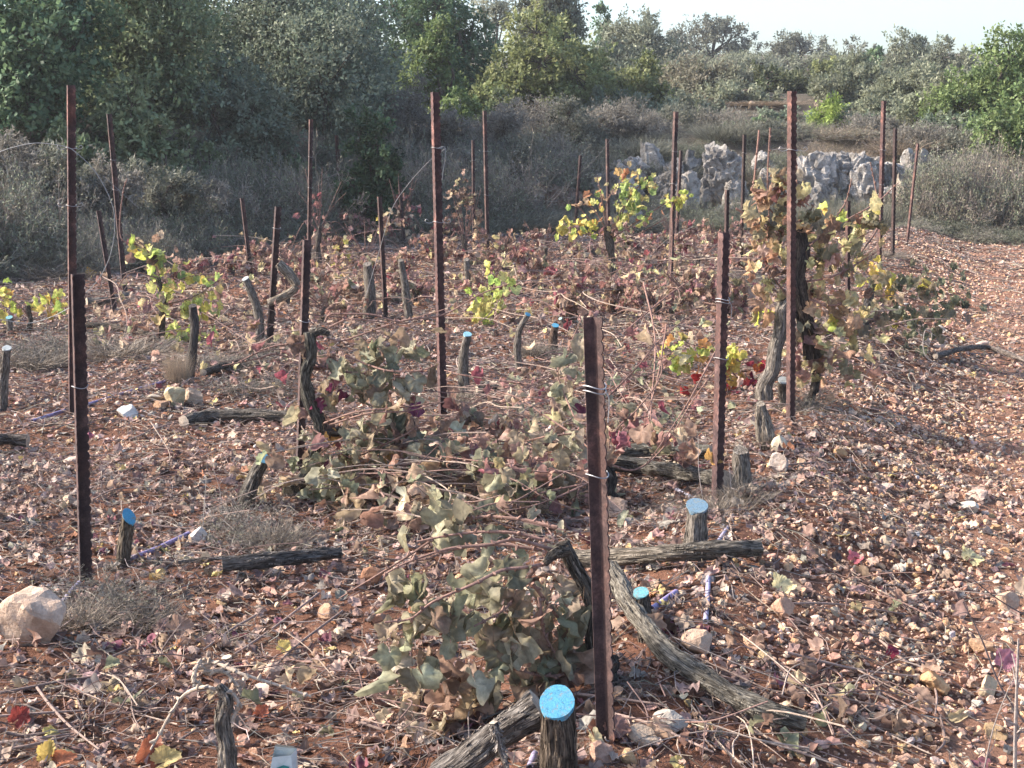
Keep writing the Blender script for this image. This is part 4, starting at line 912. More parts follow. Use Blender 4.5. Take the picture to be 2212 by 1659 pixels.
stump([(1206, 1692), (1207, 1610), (1203, 1518, -0.012)], 80, 'thick shaggy stump at the bottom of the photo with a bright blue painted top', (0.125, 0.10, 0.08), BLUE, (0.1, 0.6), seed=1, w2=74, shag=110)
stump([(1397, 1384), (1392, 1330), (1385, 1281)], 36, 'small dark stump with a pale turquoise top right of the nearest post', DARKB, TEAL, seed=2, w2=32)
stump([(1502, 1187), (1505, 1135), (1505, 1093)], 47, 'sturdy grey stump with blue paint and an orange leaf on top', GREY, (0.14, 0.22, 0.28), seed=3, w2=46)
stump([(1604, 1060), (1602, 1015), (1600, 972)], 38, 'grey unpainted stump just right of the short stout post', GREY, None, seed=4, w2=32)
stump([(1658, 966), (1650, 920), (1642, 872)], 36, 'pale split stump with splintered tip below the broken grey trunk', (0.30, 0.26, 0.215), None, seed=5, w2=20)
stump([(1697, 885), (1692, 850), (1694, 822)], 18, 'white topped stump half behind the tall right post', DARKB, WHITE, seed=6, w2=24)
stump([(265, 1226), (270, 1170), (279, 1116)], 30, 'leaning brown stump with bright blue slanted top by the purple pipe at left', (0.19, 0.155, 0.12), BLUE, (-0.75, 0.5), seed=7, w2=31)
stump([(530, 1092), (545, 1042), (569, 990)], 36, 'dark stump leaning right with a torn blue rim among grey weeds', (0.16, 0.145, 0.13), (0.2, 0.42, 0.5), seed=8, w2=28)
stump([(1003, 864), (1000, 790), (1010, 722)], 22, 'tall grey stump with blue top right of the middle post', GREY, (0.25, 0.48, 0.56), seed=9, w2=17)
stump([(1122, 800), (1118, 755), (1122, 715), (1140, 679)], 15, 'thin curved stump with blue tip, leftmost of three by the nearest post top', GREY, BLUE, seed=10, w2=12)
stump([(1192, 762), (1196, 730), (1200, 703)], 19, 'straight reddish brown stump with blue rim left of the nearest post top', (0.17, 0.115, 0.09), BLUE, seed=11, w2=15)
stump([(1232, 722), (1220, 703), (1211, 688)], 9, 'small slanting stump with pale green top behind the straight blue rimmed one', GREY, (0.4, 0.62, 0.55), seed=12, w2=8)
stump([(408, 817), (416, 760), (420, 705), (416, 660)], 19, 'charcoal grey stump standing before the yellow green left vine', CHAR, None, seed=13, w2=17)
stump([(555, 752), (562, 700), (548, 645), (530, 602)], 19, 'bent grey stump with white top left of the short dark leaning post', GREY, WHITE, seed=14, w2=14)
stump([(884, 690), (876, 630), (866, 562)], 17, 'straight grey stump leaning left beside the thin short post', GREY, None, seed=15, w2=13)
stump([(4, 885), (8, 820), (15, 752)], 22, 'tall grey stump with white top cut off by the left frame edge', GREY, WHITE, seed=17, w2=18)
stump([(22, 720), (20, 686)], 13, 'short stump with turquoise top by the yellow leaves at left', GREY, TEAL, seed=18)
stump([(1137, 607), (1136, 545)], 11, 'dark stump in the rear rows, nearer the thin crossed wire post of a pair', DARKB, None, seed=19)
stump([(1178, 592), (1178, 534)], 10, 'dark stump in the rear rows, right one of a pair', DARKB, None, seed=20)
stump([(1407, 612), (1405, 555)], 11, 'pale topped stump in the rear rows before the tall thin post', GREY, WHITE, seed=21)
stump([(930, 850), (929, 824)], 14, 'very short dark stump left of the tall grey blue topped one', DARKB, None, seed=22)
stump([(1012, 630), (1008, 560)], 13, 'grey stump in the rear behind dried brown leaves', GREY, None, seed=23)
stump([(1232, 590), (1228, 545)], 9, 'tiny grey stump in the rear before the far leaning post', GREY, None, seed=24)
stump([(1266, 585), (1264, 540)], 8, 'tiny dark stump in the rear left of the yellow green vine', DARKB, None, seed=25)
stump([(796, 690), (800, 630), (793, 570)], 24, 'thick forked grey trunk stump left of the thin short post', GREY, None, seed=26, w2=18)

# ================================================================== CUT TRUNKS AND LOGS
def log(pts, w_px, label, col=GREY, seed=0, w2=None, lift=1.3, cut=(0.36, 0.29, 0.22), name='cut_vine_trunk', cat='log', Y=None, group='cut vine trunks lying about'):
    r0 = None; W_ = []
    for x, y, *dz in pts:
        q_ = g(x, y) if Y is None else P(x, y, Y)
        q_ = q_ + [0, 0, (dz[0] if dz else 0)]; W_.append(q_)
    Ym = W_[len(W_) // 2][1]; r0, r1 = wsz(w_px, Ym) / 2 * 1.08, wsz(w2 or w_px, Ym) / 2 * 1.08
    W_ = [q_ + [0, 0, r0 * lift + (0.018 if Y is None else 0)] for q_ in W_]; near = Ym < 9.5
    m = MB(); c, tg, r, v = tube(m, W_, [r0, r0 * 0.95, r1], 28 if near else 10, 70 if near else 20, rough=0.24, ridges=8 if near else 4, col=col, seed=seed + .5, cap=False)
    if near: loose_bark(m, v, 110, np.array(col) * 1.15, seed=seed)
    o = W_[0]; root = empty(name, o, label, cat, group); m.build('bark', M['bark'], root, o)
    for row, s in ((0, -1), (len(v) - 1, 1)):
        m2 = MB(); ring = v[row]; cen = ring.mean(0); k = len(ring)
        m2.add(np.vstack([ring, cen + tg[row] * s * 0.003]), np.stack([np.arange(k), (np.arange(k) + 1) % k, np.full(k, k)], -1), cut, np.vstack([ring, cen[None]]))
        m2.build('cut_end', M['cane'], root, o)
    return root
log([(397, 926), (440, 914), (520, 912), (600, 914), (662, 920)], 25, 'grey trunk lying left of the climbing vine, its pale cut end to the left', (0.17, 0.15, 0.13), 31, 22, 0.6, (0.5, 0.4, 0.3))
log([(482, 1252), (590, 1242), (735, 1226)], 34, 'dark smooth log under a thin pale stick left of the front leaves', (0.15, 0.135, 0.125), 32, 24)
log([(1225, 1240), (1310, 1240), (1440, 1230), (1560, 1222), (1638, 1220)], 36, 'long grey log lying behind the nearest post with its sawn end to the right', (0.215, 0.19, 0.16), 33, 32)
log([(1318, 1330, 0.10), (1365, 1385, 0.05), (1440, 1450), (1540, 1520), (1640, 1572), (1738, 1606)], 44, 'long grey log slanting to the lower right from the nearest post', (0.20, 0.185, 0.16), 34, 40)
log([(1330, 1004), (1400, 1000), (1535, 1004)], 28, 'rear one of two grey logs left of the short stout post', (0.17, 0.165, 0.145), 35)
log([(1322, 1030), (1400, 1040), (1480, 1052), (1572, 1068)], 33, 'front darker one of two logs left of the short stout post', (0.15, 0.14, 0.125), 36, 28)
log([(188, 668), (230, 664), (278, 650)], 16, 'grey weathered branch lying behind the two left posts', GREY, 37, 10)
log([(190, 716), (260, 722), (335, 738)], 13, 'dark branch lying right of the short dark left post', DARKB, 38, 9)
log([(440, 822), (500, 802), (560, 785)], 15, 'dark forked branch lying right of the charcoal stump', DARKB, 39, 10)
log([(1008, 936), (1045, 932), (1082, 938)], 16, 'short dark log right of the foot of the middle post', (0.11, 0.105, 0.095), 40)
log([(1030, 858), (1060, 855), (1092, 858)], 16, 'short black log right of the tall blue topped stump', CHAR, 41)
log([(2020, 784), (2080, 766), (2138, 764), (2215, 792)], 11, 'curved grey branch lying across the track at the right', (0.2, 0.17, 0.155), 42, 9)
log([(-30, 978), (20, 972), (62, 976)], 24, 'dark log cut off by the left frame edge', (0.14, 0.12, 0.11), 43)
log([(380, 1232), (520, 1222), (640, 1214), (752, 1204)], 6, 'thin straight pale stick lying along the top of the dark smooth log', (0.30, 0.26, 0.23), 44, 4, 2.6, name='dry_stick', cat='stick')
log([(800, 645), (830, 655), (866, 660)], 13, 'grey forked limb beside the thick trunk stump', GREY, 45)
log([(1775, 742), (1830, 722), (1900, 700)], 14, 'dark branch lying under the leaves right of the big vine', DARKB, 46, 9)
# big grey trunk leaning on the front stump
bY = g(1206, 1692)[1]
log([(948, 1690, 0), (1020, 1640, 0), (1090, 1585, 0.0), (1168, 1535, 0.0)], 66, 'broad grey cut trunk leaning at the bottom against the blue topped stump', (0.21, 0.19, 0.175), 47, 76, 0.2, Y=bY + 0.07)
log([(1066, 1560), (1076, 1600), (1095, 1660)], 17, 'grey strip of bark hanging over the broad cut trunk', (0.26, 0.235, 0.22), 48, 12, 0, Y=bY - 0.03, name='bark_strip', cat='bark', group='strips of bark')
log([(600, 570), (632, 602), (638, 622), (612, 640), (580, 655)], 19, 'pale barked forked branch hooked over the short dark leaning post', (0.33, 0.28, 0.225), 49, 15, 0, Y=11.2)

# ================================================================== PIPES
def pipe(pts, w_px, label, col=(0.26, 0.21, 0.36), lift=1.6):
    W_ = [g(x, y) for x, y in pts]; r = wsz(w_px, W_[0][1]) / 2; W_ = [q_ + [0, 0, r * lift] for q_ in W_]; m = MB()
    c, tg, rr, v = tube(m, W_, r, 14, 24, rough=0.03, col=col, cap=False)
    # open end: bore closed by a darker disc, inner shade put into its colour
    for row, s in ((0, -1), (-1, 1)):
        ring = v[row]; cen = ring.mean(0); inn = cen + (ring - cen) * 0.78; dp = inn - tg[row] * s * r * 3; k = 14
        vv = np.vstack([ring, inn, dp]); i = np.arange(2)[:, None] * k + np.arange(k)[None]; j = np.arange(2)[:, None] * k + (np.arange(k)[None] + 1) % k
        m.add(vv, np.stack([i, j, j + k, i + k], -1).reshape(-1, 4), np.array(col) * 0.8)
        m.add(dp, [list(range(k))], np.array(col) * 0.3)
    return tag(m.build('irrigation_pipe', M['pipe'], origin=W_[0], smooth=True), label, 'pipe', 'purple drip irrigation pipe')
pipe([(276, 1218), (340, 1194), (408, 1162)], 12, 'purple pipe running from the blue topped left stump to the weeds')
pipe([(118, 1340), (138, 1308), (172, 1268)], 13, 'purple grey pipe between the pink boulder and the short left post', (0.30, 0.27, 0.38))
pipe([(70, 916), (140, 893)], 8, 'short purple pipe stretch left of the tall left post', (0.21, 0.17, 0.30))
pipe([(190, 880), (290, 848), (362, 828)], 7, 'thin purple pipe running up to the charcoal stump', (0.21, 0.17, 0.30))
pipe([(1524, 1352), (1528, 1300), (1530, 1255)], 12, 'upright looking lilac pipe below the sturdy grey stump', (0.34, 0.31, 0.42))
pipe([(1408, 1326), (1460, 1290)], 14, 'purple pipe right of the small turquoise topped stump')
pipe([(1255, 1476), (1284, 1438)], 11, 'purple pipe behind the foot of the nearest post', (0.32, 0.27, 0.42))
pipe([(1545, 1186), (1572, 1146)], 9, 'grey purple pipe right of the sturdy grey stump', (0.32, 0.29, 0.38))
pipe([(1144, 1670), (1155, 1640)], 16, 'lilac pipe end at the bottom left of the big blue topped stump', (0.36, 0.31, 0.44))
pipe([(1462, 1066), (1515, 1094)], 9, 'pale grey pipe beside the blue painted sturdy stump', (0.42, 0.39, 0.44))

# ================================================================== GRAPEVINES
GG = [(5, (0.27, 0.265, 0.18)), (4, (0.37, 0.345, 0.24)), (2.8, (0.54, 0.50, 0.35)), (1.5, (0.18, 0.185, 0.12)), (3, (0.38, 0.28, 0.2))]
TAN = [(4, (0.36, 0.24, 0.17)), (3, (0.27, 0.165, 0.125)), (3, (0.46, 0.35, 0.23)), (1.5, (0.17, 0.11, 0.085)), (1.2, (0.3, 0.28, 0.17))]
PINK = [(4, (0.40, 0.24, 0.195)), (3, (0.30, 0.15, 0.135)), (2, (0.48, 0.37, 0.28)), (1, (0.26, 0.08, 0.09))]
YEL = [(4, (0.58, 0.50, 0.14)), (3, (0.50, 0.55, 0.13)), (2, (0.58, 0.36, 0.10)), (1, (0.36, 0.46, 0.12))]
YGR = [(4, (0.40, 0.46, 0.15)), (3, (0.52, 0.50, 0.18)), (2, (0.23, 0.32, 0.11)), (1.4, (0.55, 0.40, 0.17))]
BUFF = [(4, (0.56, 0.46, 0.24)), (2.4, (0.40, 0.35, 0.19)), (3, (0.47, 0.29, 0.18)), (1.4, (0.22, 0.20, 0.12)), (1.4, (0.26, 0.15, 0.11))]
OLV = [(4, (0.15, 0.155, 0.095)), (3, (0.22, 0.21, 0.13)), (2, (0.29, 0.23, 0.15)), (1, (0.10, 0.10, 0.065))]
RED = [(4, (0.42, 0.05, 0.045)), (3, (0.30, 0.035, 0.06)), (2, (0.55, 0.16, 0.05)), (1.5, (0.55, 0.38, 0.12))]
PURP = [(3, (0.20, 0.05, 0.09)), (2, (0.30, 0.11, 0.12))]
def vine(name, label, foot, group=None, cat='grapevine'):
    b = g(*foot); return empty(name, b, label, cat, group), b
def v_trunk(root, b, pts, w, col=DARKB, seed=0, part='trunk', w2=None, Y=None, knob=True):
    Yb = Y or b[1]; W_ = [P(x, y, Yb + (q_[0] if q_ else 0)) for x, y, *q_ in pts]; r0, r1 = wsz(w, Yb) / 2, wsz(w2 or w, Yb) / 2
    near = Yb < 9.5; m = MB(); c, tg, r, v = tube(m, W_, [r0 * 1.15, r0, r0, r1], 28 if near else 9, 56 if near else 16, rough=0.3 if knob else .16, ridges=8 if near else 0, col=col, seed=seed)
    if near: loose_bark(m, v, 60, np.array(col) * 1.3, seed=int(seed * 10) + 3)
    m.build(part, M['bark'], root, b)
def v_canes(root, b, lines, r=0.0036, col=(0.23, 0.135, 0.105), Y=None, loose=None):
    """every cane is a part of its own"""
    for ln in lines:
        Yb = Y or b[1]; W_ = [P(x, y, Yb + (q_[0] if q_ else 0)) for x, y, *q_ in ln]; m = MB(); k = len(ln) * 5
        c, tg, rr, v = tube(m, W_, [r * 1.25, r, r * 0.6], 7, k, col=np.array(col) * rng.uniform(0.75, 1.3), colvar=0.2)
        step = max(2, k // 9)
        for i in range(1, k - 1, step):                                     # nodes with a short spur
            d = unit(rng.normal(size=3) + [0, 0, 0.3]); tube(m, [c[i], c[i] + d * r * 3.2], [r * 1.7, r * 0.5], 6, 3, col=np.array(col) * 0.9)
        m.build('cane', M['cane'], root, b)
def v_leaves(root, b, cl, pal, size=0.09, Y=None, droop=0.75, lod=1, curl=0.7, crink=0.10, edge=None, name='foliage', depth=0.8, petiole=True, thin=(1.2, 0.58)):
    """cl: (px, py, rx, ry, n[, dY]) clusters in photo pixels around depth Y"""
    m = MB(); Yb = Y or b[1]
    for c in cl:
        px, py, rx, ry, n = c[:5]; rx, ry, n = rx * thin[0], ry * thin[0], max(2, int(round(n * thin[1]))); dY = c[5] if len(c) > 5 else 0
        a = rng.normal(size=(n, 3)) * 0.55; a = np.clip(a, -1.2, 1.2); cen = P(px, py, Yb + dY); wx, wz = wsz(rx, Yb), wsz(ry, Yb)
        pos = cen + a * np.array([wx, wx * depth, wz]); gz = terrain(pos[:, 0], pos[:, 1]) + 0.02; pos[:, 2] = np.maximum(pos[:, 2], gz)
        d = rng.normal(size=(n, 3)) * 0.55 + [0, 0, -droop]; nr = rng.normal(size=(n, 3)) * 0.8 + [0, -0.7, 0.45]
        s = size * rng.uniform(0.6, 1.2, n)
        leaves(m, pos, d, nr, s, (0.15 + np.abs(rng.normal(size=n)) * 0.75) * curl * np.where(rng.random(n) < 0.8, 1, -1), crink * rng.uniform(1.0, 2.4, n), pick(pal, n, 0.16), lod, edge)
        if petiole:
            st = pos + unit(-d + rng.normal(size=d.shape) * 0.4 + [0, 0, 0.5]) * (s * 0.75)[:, None]; sticks(m, pos, st, np.full(n, 0.0011), np.full(n, 0.0009), np.array((0.3, 0.2, 0.13)))
    m.build(name, M['vine_leaf'], root, b, smooth=True)

# --- foreground vine
root, b = vine('grapevine', 'wilted foreground vine with drooping grey green leaves left of the nearest post', (1318, 1486))
v_trunk(root, b, [(1318, 1500), (1312, 1455), (1288, 1415), (1280, 1370), (1286, 1320), (1268, 1270), (1240, 1222), (1216, 1172)], 36, (0.13, 0.115, 0.10), 1.3, w2=27)
v_trunk(root, b, [(1226, 1186, -0.01), (1200, 1196, -0.03), (1176, 1216, -0.05)], 22, (0.15, 0.13, 0.11), 2.1, 'arm', 15)
v_trunk(root, b, [(1305, 1450, -0.03), (1322, 1440, -0.04), (1330, 1415, -0.03)], 30, (0.10, 0.085, 0.075), 2.7, 'knob', 14)
v_canes(root, b, [
    [(1195, 1188), (1114, 1166, -.05), (1050, 1178, -.08), (970, 1185, -.1), (877, 1216, -.12), (827, 1243, -.12)],
    [(1180, 1218, -.04), (1130, 1226, -.1), (1084, 1232, -.12), (1020, 1263, -.18), (937, 1299, -.2), (887, 1336, -.2), (831, 1344, -.22)],
    [(1160, 1224), (1120, 1275), (1090, 1316, -.1), (1024, 1353, -.15)],
    [(1172, 1188), (1064, 1176, .02), (967, 1189, .05), (927, 1206, 0.02), (870, 1214)],
    [(1204, 1139, .05), (1104, 1119, .1), (1004, 1126, .15), (860, 1215, .1), (737, 1290, .1)],
    [(1164, 1290, -.05), (1170, 1335, -.06), (1177, 1373, -.05), (1217, 1439, -.03)],
    [(1248, 1446), (1215, 1458, -.05), (1170, 1459, -.06), (1114, 1446, -.06)],
    [(1236, 1300, .02), (1250, 1360, .03), (1262, 1420, .04)],
    [(1190, 1170, .05), (1100, 1150, .06), (1000, 1152, .08), (900, 1170, .08)],
    [(1150, 1260, -.05), (1210, 1340), (1275, 1420, .03)]], 0.0042)
v_leaves(root, b, [(905, 1125, 50, 36, 11, .15), (960, 1160, 60, 30, 8, .1), (870, 1258, 45, 34, 12, -.1), (880, 1330, 60, 50, 13, -.15), (850, 1395, 40, 44, 7, -.15), (905, 1435, 44, 30, 9, -.12), (960, 1300, 60, 50, 13, -.12), (1030, 1250, 90, 50, 13), (1000, 1385, 80, 66, 14, -.1), (1090, 1330, 100, 90, 17), (1080, 1420, 80, 66, 13, -.05), (1150, 1390, 50, 60, 7), (1200, 1322, 50, 30, 10), (1060, 1490, 60, 40, 10, -.05), (1180, 1270, 36, 26, 6), (1228, 1320, 30, 20, 5)], GG, 0.09, curl=1.15, crink=0.11, edge=np.array([0.24, 0.19, 0.11]))
v_leaves(root, b, [(980, 1455, 60, 40, 10, -.05), (1010, 1510, 60, 30, 9), (1180, 1440, 50, 30, 8), (1110, 1380, 90, 60, 8), (1235, 1410, 30, 40, 7)], TAN, 0.095, curl=0.9, crink=0.12, name='dry_foliage')

# --- vine climbing beside the short left-of-centre post
root, b = vine('grapevine', 'gnarled dark vine climbing beside the short post left of centre with grey green leaves', (640, 1064))
v_trunk(root, b, [(622, 1062, -.15), (652, 1036, -.08), (672, 1000), (684, 955), (690, 915), (675, 880), (664, 845), (660, 805), (672, 765), (668, 718)], 26, (0.15, 0.14, 0.12), 4.1, w2=24)
v_trunk(root, b, [(672, 722), (692, 716), (712, 720)], 16, (0.13, 0.115, 0.10), 4.6, 'arm', 11)
v_trunk(root, b, [(684, 925), (720, 932), (752, 930), (788, 938, -.1)], 20, (0.14, 0.125, 0.11), 4.9, 'arm', 10)
v_canes(root, b, [
    [(706, 730), (737, 736), (780, 723), (870, 693), (957, 680), (1037, 636), (1100, 613)],
    [(703, 694), (712, 680), (745, 678), (806, 680), (860, 694), (921, 680), (961, 668)],
    [(747, 768, -.1), (790, 786, -.1), (840, 801, -.15), (904, 801, -.15), (940, 790, -.15)],
    [(672, 780), (720, 800), (800, 808), (880, 818), (924, 830)], [(700, 914, -.1), (770, 890, -.2), (870, 880, -.2), (950, 868, -.2)],
    [(712, 918, -.1), (800, 892, -.2), (880, 888, -.2), (960, 868, -.15)], [(665, 920, -.1), (700, 945, -.15), (735, 980, -.2), (800, 1000, -.2)],
    [(737, 1000, -.1), (847, 953, -.2), (890, 930, -.2), (927, 906, -.2)], [(700, 968, -.15), (760, 944, -.2), (865, 968, -.2)],
    [(712, 706, .1), (760, 690, .1), (860, 700, .15)], [(693, 795), (720, 830), (700, 880)], [(625, 772), (590, 765), (555, 775), (480, 790)], [(650, 742), (610, 745), (570, 755), (500, 790)],
    [(760, 1060, -.2), (860, 1040, -.2), (990, 1000, -.1)], [(720, 1100, -.2), (800, 1060, -.3), (930, 1030, -.2)]], 0.0040)
v_leaves(root, b, [(800, 725, 40, 28, 11), (822, 762, 60, 34, 18), (770, 790, 60, 34, 16), (845, 800, 60, 34, 16), (885, 770, 40, 26, 6), (910, 735, 24, 18, 4), (790, 840, 60, 36, 15), (845, 850, 50, 36, 14), (780, 905, 60, 30, 10, -.1), (870, 910, 60, 40, 13, -.1), (760, 980, 70, 50, 20, -.15), (850, 985, 60, 50, 15, -.15), (730, 1050, 60, 40, 18, -.2), (820, 1050, 60, 40, 14, -.2), (760, 1090, 50, 34, 12, -.25), (700, 1010, 40, 40, 8), (905, 1010, 40, 30, 8, -.1), (845, 1105, 40, 24, 7, -.3)], GG, 0.09, curl=1.15, crink=0.11, edge=np.array([0.24, 0.19, 0.11]))
v_leaves(root, b, [(715, 770, 20, 20, 5), (800, 880, 110, 60, 16, -.1), (850, 940, 60, 40, 10, -.1), (720, 960, 60, 50, 12), (880, 980, 60, 50, 10), (690, 850, 20, 40, 5), (640, 880, 18, 20, 6), (655, 740, 16, 16, 5), (780, 1010, 110, 60, 16, -.1)], TAN + [(1.2, (0.5, 0.3, 0.1))], 0.085, curl=1.0, crink=0.12, name='dry_foliage')
v_leaves(root, b, [(712, 836, 24, 26, 9), (900, 870, 20, 16, 4), (760, 990, 60, 30, 8)], PURP, 0.08, curl=0.9, crink=0.12, name='purple_foliage')

# --- sprawling vine behind the nearest post
root, b = vine('grapevine', 'sprawling vine with pinkish tan leaves on the ground behind the nearest post', (1310, 1090))
v_trunk(root, b, [(1325, 1085), (1312, 1066), (1318, 1030), (1300, 1000)], 30, (0.09, 0.08, 0.072), 6.3, w2=18)
v_canes(root, b, [
    [(1290, 1000), (1264, 943), (1200, 940), (1137, 953, .1), (1070, 973, .1), (1000, 1000, .1)], [(1295, 990), (1240, 940, .1), (1180, 900, .2), (1120, 860, .3), (1060, 842, .4)],
    [(1300, 1000), (1210, 960, .1), (1140, 925, .2), (1070, 880, .3)], [(1290, 1010, -.1), (1180, 1020, -.2), (1060, 1000, -.2), (950, 985, -.1)], [(1300, 1000), (1330, 930, .2), (1380, 880, .3), (1430, 800, .4), (1400, 710, .5), (1375, 640, .5)],
    [(1310, 1000), (1370, 1015), (1430, 970, .1), (1500, 860, .2), (1560, 780, .2)], [(1290, 1040, -.2), (1190, 1060, -.3), (1100, 1085, -.4), (1000, 1130, -.5)], [(1280, 1040, -.2), (1160, 1090, -.4), (1040, 1110, -.5)],
    [(1240, 900, .3), (1205, 810, .5), (1225, 760, .6), (1255, 690, .7)], [(1330, 800, .6), (1400, 810, .6), (1470, 760, .7)], [(1310, 860, .5), (1370, 800, .6), (1440, 720, .8), (1530, 660, 1.)], [(1345, 720, 1.), (1440, 640, 1.4), (1500, 600, 1.6)],
    [(1300, 980), (1255, 1045, -.1), (1240, 1110, -.2)], [(1390, 610, 1.5), (1415, 730, 1.), (1408, 860, .6), (1402, 960, .3)], [(1440, 700, .6), (1420, 820, .5), (1395, 900, .4)], [(1545, 760, .3), (1480, 880, .1), (1400, 1000)], [(1140, 830, .5), (1010, 812, .6), (960, 800, .7)]], 0.0036)
v_leaves(root, b, [(1010, 890, 40, 30, 9, .3), (1060, 900, 70, 40, 22, .3), (1130, 920, 80, 44, 26, .2), (1180, 960, 70, 40, 14), (1000, 960, 60, 30, 9), (1090, 990, 90, 40, 18, -.1), (1350, 900, 60, 60, 16, .3), (1400, 950, 60, 40, 12, .2), (1330, 960, 40, 30, 8), (1440, 900, 60, 40, 10, .2), (1300, 940, 40, 50, 9), (1150, 1080, 110, 40, 16, -.3), (1390, 740, 60, 50, 10, .6), (1460, 960, 50, 34, 8)], TAN + PINK, 0.082, curl=0.95, crink=0.12)
v_leaves(root, b, [(1090, 1030, 100, 40, 14, -.2), (1180, 1040, 80, 40, 15, -.2), (1220, 985, 50, 40, 9), (1100, 1070, 60, 26, 9, -.3), (1235, 800, 34, 70, 14, .5), (1210, 850, 30, 40, 8, .4), (1250, 740, 20, 40, 6, .6), (1060, 1060, 40, 24, 6, -.3), (1360, 880, 20, 30, 5, .4)], GG + BUFF[:1], 0.09, curl=0.8, crink=0.10, name='green_foliage', edge=np.array([0.3, 0.25, 0.15]))
v_leaves(root, b, [(1240, 850, 24, 20, 4, .4), (1160, 1000, 30, 16, 4), (1080, 1040, 60, 30, 6, -.2), (1330, 930, 20, 20, 3)], PURP + PINK[1:2], 0.075, curl=0.9, crink=0.12, name='red_foliage')

# --- big vine on the tall right post
root, b = vine('grapevine', 'big upright vine full of buff and brown leaves on the tall right post', (1738, 880)); b2 = b
v_trunk(root, b, [(1756, 770, .02), (1747, 715, .0), (1730, 650, -.02), (1722, 600, -.03), (1732, 545, -.02), (1722, 488, -.0)], 36, (0.085, 0.072, 0.065), 7.2, w2=34)
v_trunk(root, b, [(1738, 886), (1762, 830, .03), (1757, 770, .05)], 18, (0.085, 0.072, 0.065), 7.4, 'root_stock')
v_trunk(root, b, [(1650, 862, -.1), (1652, 832, -.1), (1668, 800, -.08), (1675, 755, -.06), (1688, 705, -.03), (1690, 668), (1712, 640, .02)], 33, (0.27, 0.24, 0.21), 7.8, 'broken_arm', 26, knob=False)
v_canes(root, b, [
    [(1650, 520), (1665, 610), (1700, 655)], [(1640, 281, .1), (1630, 380, .1), (1628, 400, .1), (1640, 460)], [(1664, 276, .1), (1658, 390, .1), (1662, 480)], [(1715, 495), (1680, 470), (1655, 440), (1645, 400)], [(1712, 490), (1740, 470), (1760, 440)], [(1720, 540), (1760, 520), (1820, 480, .2), (1890, 440, .3), (1940, 395, .4)],
    [(1722, 560), (1780, 500, .1), (1825, 440, .2), (1840, 385, .2)], [(1705, 640), (1670, 600), (1650, 550), (1630, 500)], [(1590, 450), (1620, 470), (1660, 500)], [(1720, 610), (1790, 600, -.1), (1850, 570), (1900, 540)], [(1725, 640), (1800, 660, -.1), (1850, 640)], [(1720, 600), (1800, 545, .1), (1880, 500, .2)],
    [(1740, 700), (1800, 720), (1880, 740)], [(1720, 500), (1712, 440), (1722, 380, .05), (1716, 320)], [(1850, 560, .2), (1900, 480, .4), (1890, 400, .5), (1880, 350, .5)]], 0.0046)
v_leaves(root, b, [(1665, 420, 30, 40, 10), (1650, 390, 14, 26, 5), (1660, 470, 40, 34, 16), (1640, 500, 34, 40, 14), (1672, 545, 40, 40, 17), (1650, 590, 34, 40, 13), (1690, 480, 26, 30, 9), (1720, 440, 34, 40, 12), (1690, 420, 30, 30, 6), (1760, 480, 40, 30, 13), (1800, 500, 50, 40, 18, .1), (1850, 470, 50, 30, 16, .2), (1780, 560, 60, 50, 28), (1850, 560, 60, 50, 22, .1), (1760, 640, 50, 60, 24), (1820, 640, 60, 60, 26), (1790, 720, 60, 50, 24), (1860, 700, 60, 50, 14), (1690, 640, 30, 30, 8), (1760, 770, 60, 34, 16), (1820, 780, 70, 34, 16), (1650, 660, 30, 20, 6), (1770, 815, 50, 20, 10)], BUFF, 0.092, lod=0, curl=0.9, crink=0.12)
v_leaves(root, b, [(1700, 400, 24, 40, 8), (1720, 400, 20, 40, 7), (1700, 450, 30, 30, 9), (1800, 560, 40, 30, 9), (1760, 700, 40, 40, 12), (1770, 770, 40, 30, 10), (1740, 640, 24, 40, 8), (1640, 540, 20, 30, 6), (1720, 750, 30, 50, 8)], PINK[:3] + BUFF[:2], 0.08, curl=1.0, crink=0.13, name='pink_foliage')
v_leaves(root, b, [(1640, 693, 16, 14, 4, -.1)], [(3, (0.55, 0.60, 0.08)), (1, (0.36, 0.5, 0.08))], 0.085, curl=0.35, crink=0.05, name='fresh_foliage')
v_leaves(root, b, [(1840, 455, 50, 24, 9, .3), (1800, 450, 26, 20, 5, .2), (1810, 690, 24, 20, 5)], YEL, 0.075, curl=0.6, name='yellow_foliage')

# --- low dark vine right of it
root, b = vine('grapevine', 'low spreading vine with olive leaves and yellow tips beside the track', (1890, 735))
v_trunk(root, b, [(1890, 735), (1866, 690), (1880, 640), (1885, 600)], 17, (0.12, 0.115, 0.12), 8.6, w2=12)
v_canes(root, b, [[(1885, 640), (1950, 640), (2020, 660), (2080, 640)], [(1885, 620), (1930, 580), (2000, 590), (2060, 600)], [(1880, 700), (1960, 700), (2040, 690)], [(1880, 600), (1860, 560), (1900, 530)], [(1880, 690), (1840, 720), (1800, 760)]], 0.004)
v_leaves(root, b, [(1930, 620, 60, 40, 34), (1985, 620, 60, 40, 40), (2040, 630, 50, 34, 30), (1950, 670, 60, 34, 34), (2010, 680, 60, 30, 36), (1900, 660, 50, 40, 24), (2060, 660, 40, 24, 18), (1890, 720, 60, 26, 18), (1960, 720, 50, 20, 14)], OLV, 0.075, lod=1, curl=0.9, crink=0.12)
v_leaves(root, b, [(1888, 588, 32, 24, 18), (1920, 605, 30, 20, 9), (1945, 690, 8, 8, 2), (1975, 692, 8, 8, 2), (1990, 600, 12, 12, 3)], [(4, (0.62, 0.45, 0.12)), (2, (0.55, 0.5, 0.12))], 0.085, lod=1, curl=0.8, name='yellow_foliage')

